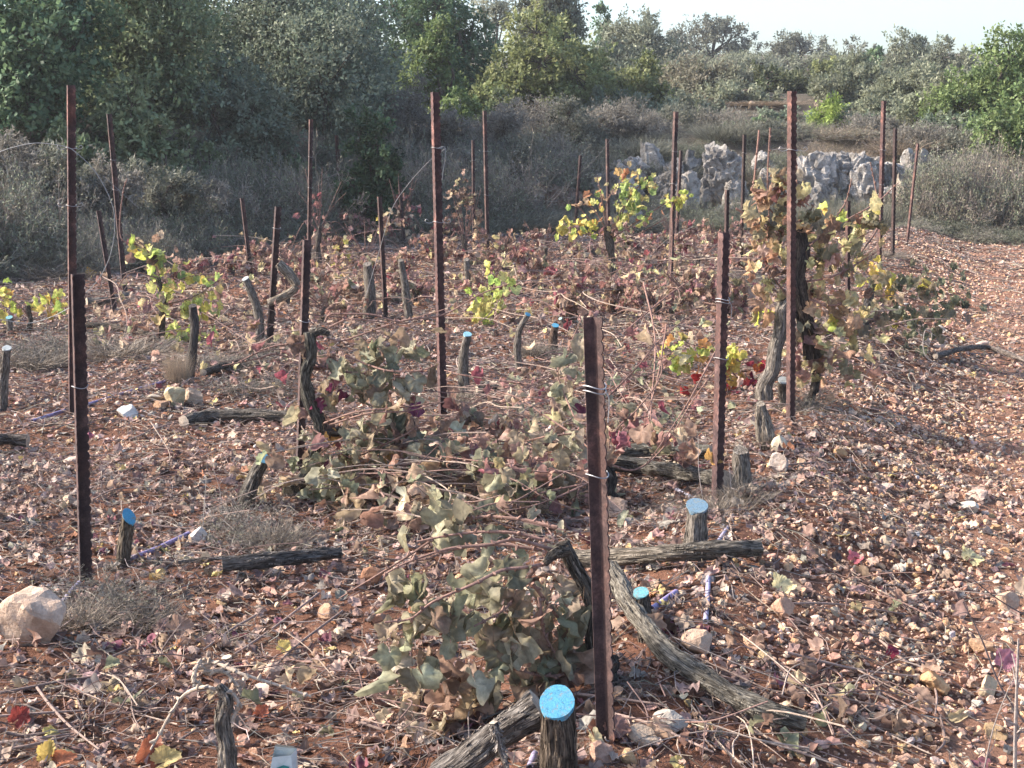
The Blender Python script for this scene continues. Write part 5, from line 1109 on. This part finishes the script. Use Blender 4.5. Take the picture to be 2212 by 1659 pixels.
# --- vine with fresh leaves by the stone outcrop
root, b = vine('grapevine', 'upright vine with bright yellow green leaves in front of the white outcrops', (1322, 606))
v_trunk(root, b, [(1322, 606), (1322, 570), (1318, 530), (1310, 490)], 18, DARKB, 9.1, w2=12)
v_canes(root, b, [[(1318, 520), (1340, 470), (1370, 400), (1385, 360)], [(1315, 510), (1310, 440), (1350, 380)], [(1312, 500), (1280, 450), (1248, 440)], [(1315, 520), (1360, 490), (1420, 450), (1460, 425)], [(1310, 510), (1270, 505), (1225, 480)], [(1318, 520), (1350, 440), (1400, 380)], [(1310, 500), (1300, 430), (1290, 380)], [(1240, 440), (1262, 460), (1290, 500)], [(1320, 530), (1390, 500), (1440, 470)]], 0.006)
v_leaves(root, b, [(1345, 400, 50, 34, 36), (1375, 420, 50, 40, 46), (1350, 450, 44, 40, 34), (1390, 390, 30, 24, 18), (1390, 450, 34, 34, 22), (1340, 480, 24, 24, 10), (1405, 395, 10, 14, 5)], YGR, 0.085, lod=1, curl=0.6)
v_leaves(root, b, [(1250, 485, 44, 24, 32), (1222, 480, 14, 26, 12), (1275, 490, 24, 16, 12), (1290, 440, 14, 20, 6)], YEL, 0.085, lod=1, curl=0.6, name='yellow_foliage')
v_leaves(root, b, [(1310, 405, 30, 24, 14), (1350, 360, 14, 16, 8), (1265, 432, 12, 8, 4), (1400, 470, 40, 30, 10), (1320, 520, 30, 40, 12), (1300, 580, 34, 40, 16)], [(3, (0.5, 0.25, 0.13)), (2, (0.42, 0.28, 0.18)), (1, (0.45, 0.36, 0.2))], 0.08, lod=1, curl=0.9, name='orange_foliage')
root, b = vine('grapevine', 'few yellow vine leaves hanging on the tall thin post by the outcrop', (1448, 640))
v_canes(root, b, [[(1447, 634), (1452, 520), (1455, 440), (1490, 425)]], 0.005)
v_leaves(root, b, [(1460, 425, 24, 16, 12), (1478, 430, 14, 12, 6), (1440, 420, 10, 8, 3)], YEL, 0.08, lod=1)

# --- left yellow green vine
root, b = vine('grapevine', 'left vine with fresh yellow green leaves behind the charcoal stump', (352, 735))
v_trunk(root, b, [(352, 735), (350, 690), (352, 640), (340, 600)], 14, DARKB, 10.2, w2=10)
v_canes(root, b, [[(345, 600), (330, 560), (305, 525), (270, 505)], [(348, 630), (400, 600), (460, 590)], [(350, 660), (420, 640), (480, 600)], [(350, 680), (400, 690), (430, 720)], [(340, 600), (280, 590), (240, 640), (190, 660)], [(300, 530), (260, 510), (265, 420), (275, 385)]], 0.0045)
v_leaves(root, b, [(310, 530, 24, 20, 14), (335, 550, 28, 20, 16), (350, 590, 30, 26, 18), (355, 615, 20, 14, 9), (400, 595, 30, 20, 14), (430, 600, 24, 14, 9), (470, 605, 14, 14, 5), (430, 640, 40, 26, 24), (400, 690, 40, 34, 30), (440, 680, 34, 30, 20), (385, 720, 30, 26, 16), (415, 740, 30, 20, 10)], YGR + YEL[:2], 0.085, lod=1, curl=0.5, crink=0.06)
v_leaves(root, b, [(450, 690, 20, 20, 8), (345, 560, 30, 26, 8), (290, 515, 10, 10, 4), (350, 520, 10, 14, 4), (330, 690, 40, 40, 10), (370, 640, 40, 40, 10)], TAN, 0.08, curl=0.9, crink=0.12, name='dry_foliage')
root, b = vine('grapevine', 'yellow leaved low vine at the left frame edge', (60, 715))
v_trunk(root, b, [(62, 715), (66, 690), (60, 660)], 10, DARKB, 10.7)
v_canes(root, b, [[(60, 680), (30, 650), (-10, 640)], [(60, 670), (100, 650), (140, 640)]], 0.004)
v_leaves(root, b, [(18, 650, 26, 20, 18), (20, 625, 12, 14, 7), (100, 655, 34, 16, 20), (120, 640, 24, 12, 10), (15, 685, 14, 10, 4)], YEL, 0.08, lod=1, curl=0.6)
root, b = vine('grapevine', 'isolated yellow leaved vine shoot right of the middle post', (1072, 705))
v_canes(root, b, [[(1072, 705), (1060, 660), (1050, 615), (1030, 585)], [(1070, 690), (1085, 640), (1095, 610)]], 0.004)
v_leaves(root, b, [(1085, 610, 24, 20, 20), (1060, 640, 36, 26, 36), (1060, 665, 26, 20, 18), (1045, 685, 16, 12, 8), (1050, 566, 12, 6, 4), (1030, 650, 14, 14, 6)], [(4, (0.62, 0.58, 0.22)), (3, (0.55, 0.58, 0.16)), (2, (0.42, 0.52, 0.14))], 0.08, lod=1, curl=0.5, crink=0.06)
root, b = vine('grapevine', 'low vine with scarlet and yellow leaves just behind the short stout post', (1610, 840))
v_canes(root, b, [[(1610, 840), (1580, 800), (1540, 760), (1480, 740)], [(1610, 830), (1560, 820), (1490, 840)]], 0.004)
v_leaves(root, b, [(1575, 830, 20, 16, 14), (1640, 780, 14, 20, 9), (1610, 815, 24, 20, 14), (1640, 830, 14, 14, 6), (1520, 840, 40, 16, 10), (1590, 850, 30, 14, 9)], RED, 0.075, lod=1, curl=0.7)
v_leaves(root, b, [(1490, 775, 24, 18, 12), (1530, 740, 14, 20, 9), (1575, 800, 14, 14, 7), (1580, 770, 24, 20, 9), (1450, 745, 14, 16, 8), (1455, 775, 14, 12, 5), (1600, 760, 26, 16, 8)], YEL + [(2, (0.55, 0.25, 0.1))], 0.08, lod=1, curl=0.6, name='yellow_foliage')

# --- dried vines of the rear rows
def dried(px, py, h, w, n, pal, label, seed, group=None, trunk_w=12):
    root, b = vine('dried_grapevine', label, (px, py), group); r = np.random.default_rng(seed)
    v_trunk(root, b, [(px, py), (px + r.normal() * 4, py - h * 0.2), (px + r.normal() * 6, py - h * 0.42)], trunk_w, (0.15, 0.125, 0.11), seed * 1.1, w2=trunk_w * 0.7)
    lines = []
    for _ in range(8):
        a = r.uniform(-1, 1); lines.append([(px, py - h * 0.36), (px + a * w * 0.25, py - h * 0.62), (px + a * w * 0.5, py - h * r.uniform(0.75, 1.05))])
    for _ in range(3):
        a = r.choice([-1, 1]) * r.uniform(.5, 1); lines.append([(px, py - h * 0.34), (px + a * w * 0.35, py - h * 0.45), (px + a * w * 0.75, py - h * r.uniform(0.02, 0.3))])
    v_canes(root, b, lines, 0.0042)
    cl = []
    for _ in range(6): cl.append((px + r.uniform(-.5, .5) * w, py - h * r.uniform(0.1, 0.98), w * 0.2, h * 0.16, max(3, n // 3)))
    v_leaves(root, b, cl, pal, 0.075, lod=1, curl=1.0, crink=0.13)
dried(868, 532, 150, 80, 60, PINK, 'small vine with pink red dried leaves wrapped round a distant post', 51)
dried(690, 570, 200, 120, 22, PINK, 'sparse vine with a few pale pink leaves on bare upright canes', 52)
dried(1004, 580, 175, 70, 70, TAN, 'narrow upright vine with brown hanging leaves left of the crossed wire post', 53)
dried(790, 600, 130, 110, 60, TAN + YEL[:1], 'tan leaved vine below the wire that slants from the middle post', 54)
RR = 'small dried vine with pinkish brown leaves in the rear rows of the vineyard'
for i, (px, py, h, w_) in enumerate(((1180, 560, 80, 110), (1090, 580, 75, 110), (1240, 640, 70, 100), (940, 580, 70, 110), (1400, 580, 60, 110), (1510, 590, 80, 110), (1480, 660, 80, 110), (580, 580, 60, 110), (680, 640, 80, 110), (500, 600, 55, 100), (730, 560, 60, 100), (1620, 610, 60, 90), (1330, 680, 70, 90), (420, 620, 60, 100), (1560, 700, 90, 110), (700, 700, 90, 110), (1420, 690, 80, 110), (620, 600, 80, 90), (760, 525, 70, 80), (830, 640, 100, 90), (965, 525, 70, 80), (1060, 640, 90, 90), (1150, 625, 90, 90), (1350, 545, 70, 80), (1450, 545, 80, 80), (1560, 565, 90, 80), (1685, 565, 80, 70), (620, 660, 100, 90), (1250, 700, 100, 90), (900, 660, 70, 100), (1280, 560, 50, 100))):
    dried(px, py, h, w_, 60, TAN + PINK, RR, 60 + i, 'dried vines of the rear rows', 9)

# ------------------------------------------------------------------ tangle of cut canes and withered leaves between the rows
def tangle(zone, n, l0, l1, hmax, r, n_leaf, size, pal):
    """zone: list of (px, py, rx, ry) patches on the ground"""
    m, ml = MB(), MB(); tz = np.array([q_[2] * q_[3] for q_ in zone], float); A, D, Lm = [], [], []
    for i in rng.choice(len(zone), n, p=tz / tz.sum()):
        z_ = zone[i]; c = g(z_[0] + rng.normal() * z_[2] * 0.5, z_[1] + rng.normal() * z_[3] * 0.5); L = rng.uniform(l0, l1); a = rng.uniform(0, 2 * PI); el = rng.normal() * 0.22
        t = np.linspace(-0.5, 0.5, 5)[:, None]; d = np.array([math.cos(a), math.sin(a), el]); sd = np.array([-math.sin(a), math.cos(a), 0]); lift = rng.random() ** 1.8 * hmax
        p = c + d * t * L + sd * (t * t) * L * rng.normal() * 0.45 + np.array([0, 0, lift]) + rng.normal(size=(5, 3)) * 0.012; p[:, 2] = np.maximum(p[:, 2] - (t[:, 0] ** 2) * L * 0.2, terrain(p[:, 0], p[:, 1]) + 0.008)
        tube(m, p, [r, r * 0.9, r * 0.5], 5, 14, col=np.array(((0.22, 0.135, 0.11), (0.25, 0.18, 0.145), (0.14, 0.09, 0.078), (0.34, 0.26, 0.205))[rng.integers(0, 4)]) * rng.uniform(0.8, 1.25)); Lm.append(p)
    Lm = np.array(Lm); i = rng.integers(0, len(Lm), n_leaf); j = rng.integers(0, 5, n_leaf); pos = Lm[i, j] + rng.normal(size=(n_leaf, 3)) * 0.02; pos[:, 2] = np.maximum(pos[:, 2], terrain(pos[:, 0], pos[:, 1]) + 0.03)
    leaves(ml, pos, rng.normal(size=(n_leaf, 3)) * 0.6 + [0, 0, -0.6], rng.normal(size=(n_leaf, 3)) + [0, -0.5, 0.5], size * rng.uniform(0.6, 1.2, n_leaf), (0.4 + np.abs(rng.normal(size=n_leaf)) * 0.8), np.full(n_leaf, 0.17), pick(pal, n_leaf, 0.18), 1)
    tag(m.build('brushwood', M['cane']), kind='stuff'); tag(ml.build('withered_leaves', M['vine_leaf'], smooth=True), kind='stuff')
tangle([(1080, 900, 120, 60), (1180, 960, 120, 60), (1120, 1060, 150, 60), (1400, 900, 90, 90), (1420, 760, 100, 90), (1010, 960, 80, 60), (1300, 840, 90, 80), (820, 1060, 110, 70)], 300, 0.3, 1.1, 0.28, 0.0032, 520, 0.075, TAN + PINK + GG[:2])
tangle([(760, 1090, 110, 60), (880, 1100, 110, 60), (980, 1140, 110, 50), (1090, 1110, 120, 50), (950, 1060, 120, 50)], 110, 0.3, 1.0, 0.22, 0.0034, 300, 0.085, GG + TAN[:3])
tangle([(560, 810, 120, 60), (760, 640, 150, 60), (1130, 660, 180, 70), (1330, 620, 180, 70), (1560, 640, 120, 70), (500, 660, 130, 60), (1000, 600, 160, 50), (640, 570, 180, 40), (1420, 560, 220, 40), (1800, 760, 120, 40), (300, 700, 160, 50)], 420, 0.4, 1.3, 0.35, 0.0042, 1500, 0.08, TAN + PINK + BUFF[:2])
tangle([(250, 1500, 220, 80), (700, 1500, 200, 80), (1750, 1500, 240, 80), (1900, 1300, 160, 60), (1550, 1600, 200, 50), (900, 1600, 160, 50), (300, 1030, 200, 60), (430, 1180, 150, 50)], 230, 0.15, 0.7, 0.05, 0.0022, 160, 0.06, TAN)

# ================================================================== SMALL THINGS
def weed(px, py, w_px, h_px, label, kind=5, group='grey dry weeds between the vines'):
    b = g(px, py); key = ('weed', kind)
    if key not in B0: o = B0[key] = GB[kind].build('dry_weed', M['brush'])
    else: o = B0[key].copy(); COL.objects.link(o)
    o.location = b - [0, 0, 0.01]; W_ = wsz(w_px, b[1]); o.scale = (W_ / 1.15, W_ / 1.15, wsz(h_px, b[1])); o.rotation_euler = (0, 0, rng.uniform(0, 6.28))
    return tag(o, label, 'weed', group)
GB[5] = grass_proto(312, (0.23, 0.19, 0.15), 900, 0.9, 0.012); GB.append(brush_proto(303, (0.155, 0.135, 0.115), n=2500, leafy=0.1, k=60, wmin=0.006))
weed(225, 1310, 260, 120, 'grey weed clump at the foot of the short left post', 6); weed(170, 1350, 150, 90, 'weed tuft between the pink boulder and the short left post')
weed(525, 1160, 240, 110, 'dense grey weed round the dark leaning stump', 6); weed(600, 1180, 130, 90, 'straw tuft right of the dark leaning stump')
weed(300, 1340, 160, 60, 'flat weed patch right of the short left post')
weed(560, 850, 170, 70, 'dark twiggy weed between the charcoal stump and the climbing vine', 6); weed(500, 800, 150, 60, 'dark twigs over the forked branch right of the charcoal stump', 6); weed(560, 1190, 170, 80, 'dark weed patch above the dark smooth log', 6); weed(1480, 1110, 120, 50, 'dark weed left of the sturdy grey stump', 6)
weed(110, 770, 260, 90, 'broad heap of grey straw left of the two left posts', 6); weed(60, 790, 170, 60, 'straw heap at the left frame edge'); weed(270, 770, 190, 70, 'grey straw behind the short left post')
weed(1490, 640, 110, 70, 'pale grey weed right of the tall thin post'); weed(1235, 775, 120, 50, 'grey weed below the straight blue rimmed stump', 6)
weed(1150, 770, 60, 60, 'straw at the foot of the thin curved stump'); weed(1600, 1080, 110, 70, 'dry weed at the foot of the grey unpainted stump'); weed(1560, 1110, 110, 70, 'straw between the short stout post and the sturdy stump')
weed(1340, 1480, 140, 60, 'grey moss like weed under the long slanting log', 6); weed(1240, 1640, 150, 60, 'straw right of the big blue topped stump')
weed(385, 830, 60, 110, 'pale yellow straw growing up beside the charcoal stump', 4); weed(985, 880, 90, 70, 'straw at the foot of the tall blue topped stump'); weed(575, 760, 110, 50, 'pale straw at the foot of the bent white topped stump')
weed(1740, 890, 130, 60, 'dark twiggy weed beside the foot of the tall right post', 6); weed(1270, 500, 140, 50, 'weed in front of the earth bank'); weed(860, 530, 130, 40, 'weed behind the pink leaved post'); weed(500, 1380, 200, 40, 'thin straw in the open soil below the dark log')
weed(460, 790, 150, 40, 'grey straw right of the charcoal stump'); weed(620, 560, 130, 40, 'straw by the pale forked branch'); weed(1600, 615, 120, 46, 'straw behind the black looking thin post'); weed(120, 600, 200, 60, 'weeds where the left field meets the thorn bushes'); weed(400, 560, 160, 50, 'weeds behind the yellow green left vine'); weed(1890, 560, 120, 40, 'weed at the foot of the close pair of posts')

def dead_stem(pts, Y, label, r=0.004, col=(0.30, 0.25, 0.22), side=6, name='dead_twig', cat='dead twig', group=None):
    W_ = [P(x, y, Y + (q_[0] if q_ else 0)) for x, y, *q_ in pts]; m = MB(); c, tg, rr, v = tube(m, W_, [r, r * .85, r * .5], 7, 30, rough=0.06, col=col)
    for _ in range(side):
        i = rng.integers(6, 28); d = unit(tg[i] + rng.normal(size=3) * 0.7); L_ = rng.uniform(0.03, 0.10); tube(m, [c[i], c[i] + d * L_ * .5, c[i] + d * L_ + rng.normal(size=3) * 0.01], [r * .6, r * .25], 5, 6, col=col)
    return tag(m.build(name, M['cane'], origin=W_[0]), label, cat, group)
dead_stem([(2192, 1700), (2194, 1560), (2200, 1380)], 3.7, 'upright pale dry stem at the right frame edge', 0.0055)
dead_stem([(2212, 1560), (2160, 1480), (2120, 1380), (2080, 1300)], 3.9, 'dark forked dry twig leaning into the track from the right edge', 0.003, (0.16, 0.12, 0.11))
dead_stem([(2215, 1330), (2150, 1290), (2070, 1225)], 4.3, 'thin dark twig at the right edge pointing up left', 0.0022, (0.13, 0.1, 0.09))
dead_stem([(2120, 1690), (2150, 1560), (2200, 1440)], 3.75, 'thin curved twig crossing the upright pale stem', 0.002)
dead_stem([(436, 1180), (440, 1110), (446, 1030)], 6.1, 'upright straw stalk beside the weedy dark stump', 0.002, (0.4, 0.35, 0.3), 2)
dead_stem([(480, 1110), (475, 1060), (460, 1010)], 6.3, 'thin straw stalk leaning left in the grey weeds', 0.0016, (0.36, 0.3, 0.26), 2)
dead_stem([(1520, 1090), (1510, 1020), (1508, 940)], 6.2, 'thin pale stalk left of the short stout post', 0.0016, (0.45, 0.38, 0.34), 3)
dead_stem([(1590, 1130), (1580, 1060), (1575, 1000)], 6.2, 'pale stalk right of the short stout post', 0.0018, (0.45, 0.38, 0.34), 3)
dead_stem([(2060, 800), (2000, 770), (1998, 715), (2020, 725)], 9.5, 'white bent twig beside the track right of the low vine', 0.0028, (0.45, 0.38, 0.34), 2)
# small dead vine with an arched cane at the bottom
root, b = vine('dead_grapevine', 'small dead vine with an arched cane at the bottom left of the photo', (492, 1690))
v_trunk(root, b, [(495, 1690), (490, 1620), (480, 1560), (488, 1510), (472, 1480)], 34, (0.27, 0.24, 0.21), 12.1, w2=14)
v_canes(root, b, [[(475, 1500), (470, 1492), (440, 1484, .02), (400, 1500, .05), (370, 1540, .05), (345, 1585, .03), (325, 1620)], [(430, 1440, .1), (460, 1430, .1), (520, 1455, .05), (600, 1480, .05), (672, 1505, .05)], [(418, 1476), (425, 1440, .02), (445, 1425, .05)], [(440, 1450, .1), (490, 1455, .1), (520, 1500, .08)], [(500, 1560), (515, 1520), (495, 1490)]], 0.0045, (0.38, 0.30, 0.23))
# loose cut canes on the ground
CN = 'loose cut vine cane lying across the leaf litter'
for ln in ([(0, 1570), (90, 1563), (185, 1555)], [(0, 1602), (60, 1598), (200, 1590)], [(0, 1618), (80, 1612), (160, 1603)], [(0, 1640), (70, 1622), (150, 1608)], [(285, 1420), (225, 1440), (172, 1485), (170, 1530), (185, 1560)], [(0, 1520), (160, 1485), (280, 1475), (400, 1510)], [(80, 1500), (110, 1545), (150, 1590), (215, 1640)], [(1680, 1320), (1800, 1325), (1960, 1335)], [(1700, 1430), (1850, 1460), (1980, 1480)], [(1600, 1580), (1720, 1640), (1800, 1660)], [(1310, 1555), (1400, 1580), (1540, 1640)], [(780, 1580), (830, 1590), (890, 1610)], [(330, 1660), (380, 1620), (430, 1590)], [(740, 1420), (800, 1440), (870, 1445)], [(560, 1340), (500, 1380), (440, 1420)], [(690, 1300), (560, 1390), (420, 1480)], [(740, 1340), (620, 1430), (540, 1530)], [(1980, 1420), (2020, 1500), (2020, 1560)], [(1900, 1400), (1960, 1440), (2060, 1480)], [(300, 1130), (380, 1110), (480, 1090)], [(330, 1150), (400, 1150), (470, 1140)], [(200, 1090), (260, 1070), (400, 1065)], [(1240, 1520), (1330, 1525), (1440, 1540)], [(1460, 1000), (1560, 985), (1700, 1000)], [(1660, 1020), (1750, 1010), (1850, 1005)], [(2030, 1560), (2040, 1610), (2020, 1650)], [(420, 800), (500, 785), (620, 770)], [(480, 770), (560, 765), (640, 770)], [(460, 800), (530, 840), (620, 870)], [(550, 800), (600, 850), (630, 880)], [(280, 960), (360, 930), (420, 920)], [(120, 1000), (240, 990), (330, 985)]):
    W_ = [g(x, y) + [0, 0, 0.012 + 0.02 * rng.random()] for x, y in ln]; m = MB(); tube(m, W_, [0.0045, 0.004, 0.0028], 7, 18, rough=0.06, col=np.array((0.27, 0.19, 0.155)) * rng.uniform(0.7, 1.3))
    tag(m.build('cut_cane', M['cane'], origin=W_[0]), CN, 'cane', 'loose cut canes on the litter')
# single leaves
def one_leaf(px, py, size_px, label, col, name='fallen_leaf', lift=0.02, up=0.3, curl=0.4, col2=None):
    b = g(px, py); m = MB(); k = 1 if col2 is None else 2
    pos = np.array([b + [0, 0, lift], b + [0.03, -0.02, lift]])[:k]; s = wsz(size_px, b[1])
    leaves(m, pos, np.array([[0.3, 0.3, up], [0.8, -0.2, up * .6]])[:k], np.array([[0.1, -0.8, 0.6], [0, -0.6, 0.8]])[:k], np.full(k, s), np.full(k, curl), np.full(k, 0.06), np.array([col, col2 or col])[:k], 0)
    return tag(m.build(name, M['vine_leaf'], origin=b), label, 'leaf')
one_leaf(100, 1660, 52, 'yellow and orange vine leaf upright at the bottom left corner', (0.50, 0.36, 0.11), up=1.2, curl=0.9, col2=(0.42, 0.16, 0.08))
one_leaf(315, 1665, 74, 'large red brown vine leaf at the bottom left with a pale yellow one', (0.26, 0.09, 0.05), up=0.9, curl=0.9, col2=(0.44, 0.35, 0.16))
one_leaf(30, 1580, 50, 'dark red fallen leaf at the left frame edge', (0.25, 0.05, 0.04))
one_leaf(555, 1565, 40, 'rust red fallen leaf right of the arched cane', (0.35, 0.11, 0.06))
one_leaf(605, 1420, 34, 'single pale yellow leaf on a thin stalk in the open litter', (0.62, 0.48, 0.16))
one_leaf(1682, 1288, 44, 'pale cream yellow fallen leaf on the slope beside the track', (0.66, 0.58, 0.33))
one_leaf(2090, 1225, 50, 'light yellow fallen leaf at the right of the track', (0.64, 0.56, 0.3))
one_leaf(1920, 1432, 50, 'crimson curled leaf on the twiggy litter of the track', (0.20, 0.02, 0.04))
one_leaf(1840, 1225, 40, 'pink red fallen leaf on the slope beside the track', (0.5, 0.14, 0.16))
one_leaf(2160, 1455, 50, 'mauve pink fallen leaf behind the upright pale stem', (0.36, 0.16, 0.2))
one_leaf(1528, 1094, 34, 'bright orange leaf lying on the blue painted stump', (0.62, 0.36, 0.12), lift=0.19, up=0.2)
one_leaf(952, 770, 40, 'brown dead leaf hanging on the middle post', (0.25, 0.14, 0.11), lift=0.22, up=-0.8)
one_leaf(192, 600, 24, 'small orange leaf caught behind the short dark left post', (0.6, 0.36, 0.1))
one_leaf(1320, 1600, 60, 'brown crumpled leaf at the foot of the nearest post', (0.28, 0.16, 0.13))
one_leaf(370, 1385, 60, 'large flat brown leaf on the open soil', (0.34, 0.22, 0.16), up=0.1)
# crushed carton
b = g(610, 1690); s = wsz(1, b[1]); root = empty('drink_carton', b, 'crushed white and green carton lying at the bottom edge', 'carton')
m = MB(); cx = b[0]; f8 = [(-30, 0.0), (30, 0.0)]
V_ = np.array([[-32, -10, 0], [28, -14, 0], [34, 22, 0], [-26, 26, 0], [-20, -6, 62], [22, -4, 66], [32, 16, 74], [-18, 18, 78]], float) * s + b
m.add(V_, [[0, 1, 5, 4], [1, 2, 6, 5], [2, 3, 7, 6], [3, 0, 4, 7]], (0.62, 0.63, 0.58)); 
V2 = np.array([[-18, 18, 78], [32, 16, 74], [24, 6, 84], [-14, 6, 88]], float) * s + b; m.add(V2, [[0, 1, 2, 3]], (0.66, 0.66, 0.6))
m.build('carton_box', M['card'], root, b)
m = MB(); ff = lambda u, v_: (V_[0] * (1 - u) + V_[1] * u) * (1 - v_) + (V_[4] * (1 - u) + V_[5] * u) * v_
m.add(np.array([ff(.22, .1), ff(.9, .1), ff(.86, .62), ff(.6, .68), ff(.3, .6)]) + [0, -0.003, 0.001], [[0, 1, 2, 3, 4]], (0.05, 0.22, 0.19)); m.build('green_print', M['card'], root, b)
HAZE = 0.0007

# ================================================================== AIR
HZ = bpy.data.materials.new('hazy air'); HZ.use_nodes = True; nt = HZ.node_tree; nt.nodes.remove(nt.nodes['Principled BSDF'])
vol = nt.nodes.new('ShaderNodeVolumePrincipled'); vol.inputs['Density'].default_value = HAZE; vol.inputs['Color'].default_value = (0.95, 0.96, 1, 1); vol.inputs['Anisotropy'].default_value = 0.2
nt.links.new(vol.outputs[0], nt.nodes['Material Output'].inputs['Volume'])
m = MB(); xx, yy, z0, z1 = (-75, 75), (-12, 110), -2.0, 14.0
V_ = [(x, y, z) for z in (z0, z1) for y in yy for x in xx]
m.add(V_, [[0, 2, 3, 1], [4, 5, 7, 6], [0, 1, 5, 4], [1, 3, 7, 5], [3, 2, 6, 7], [2, 0, 4, 6]])
tag(m.build('haze', HZ), kind='stuff')
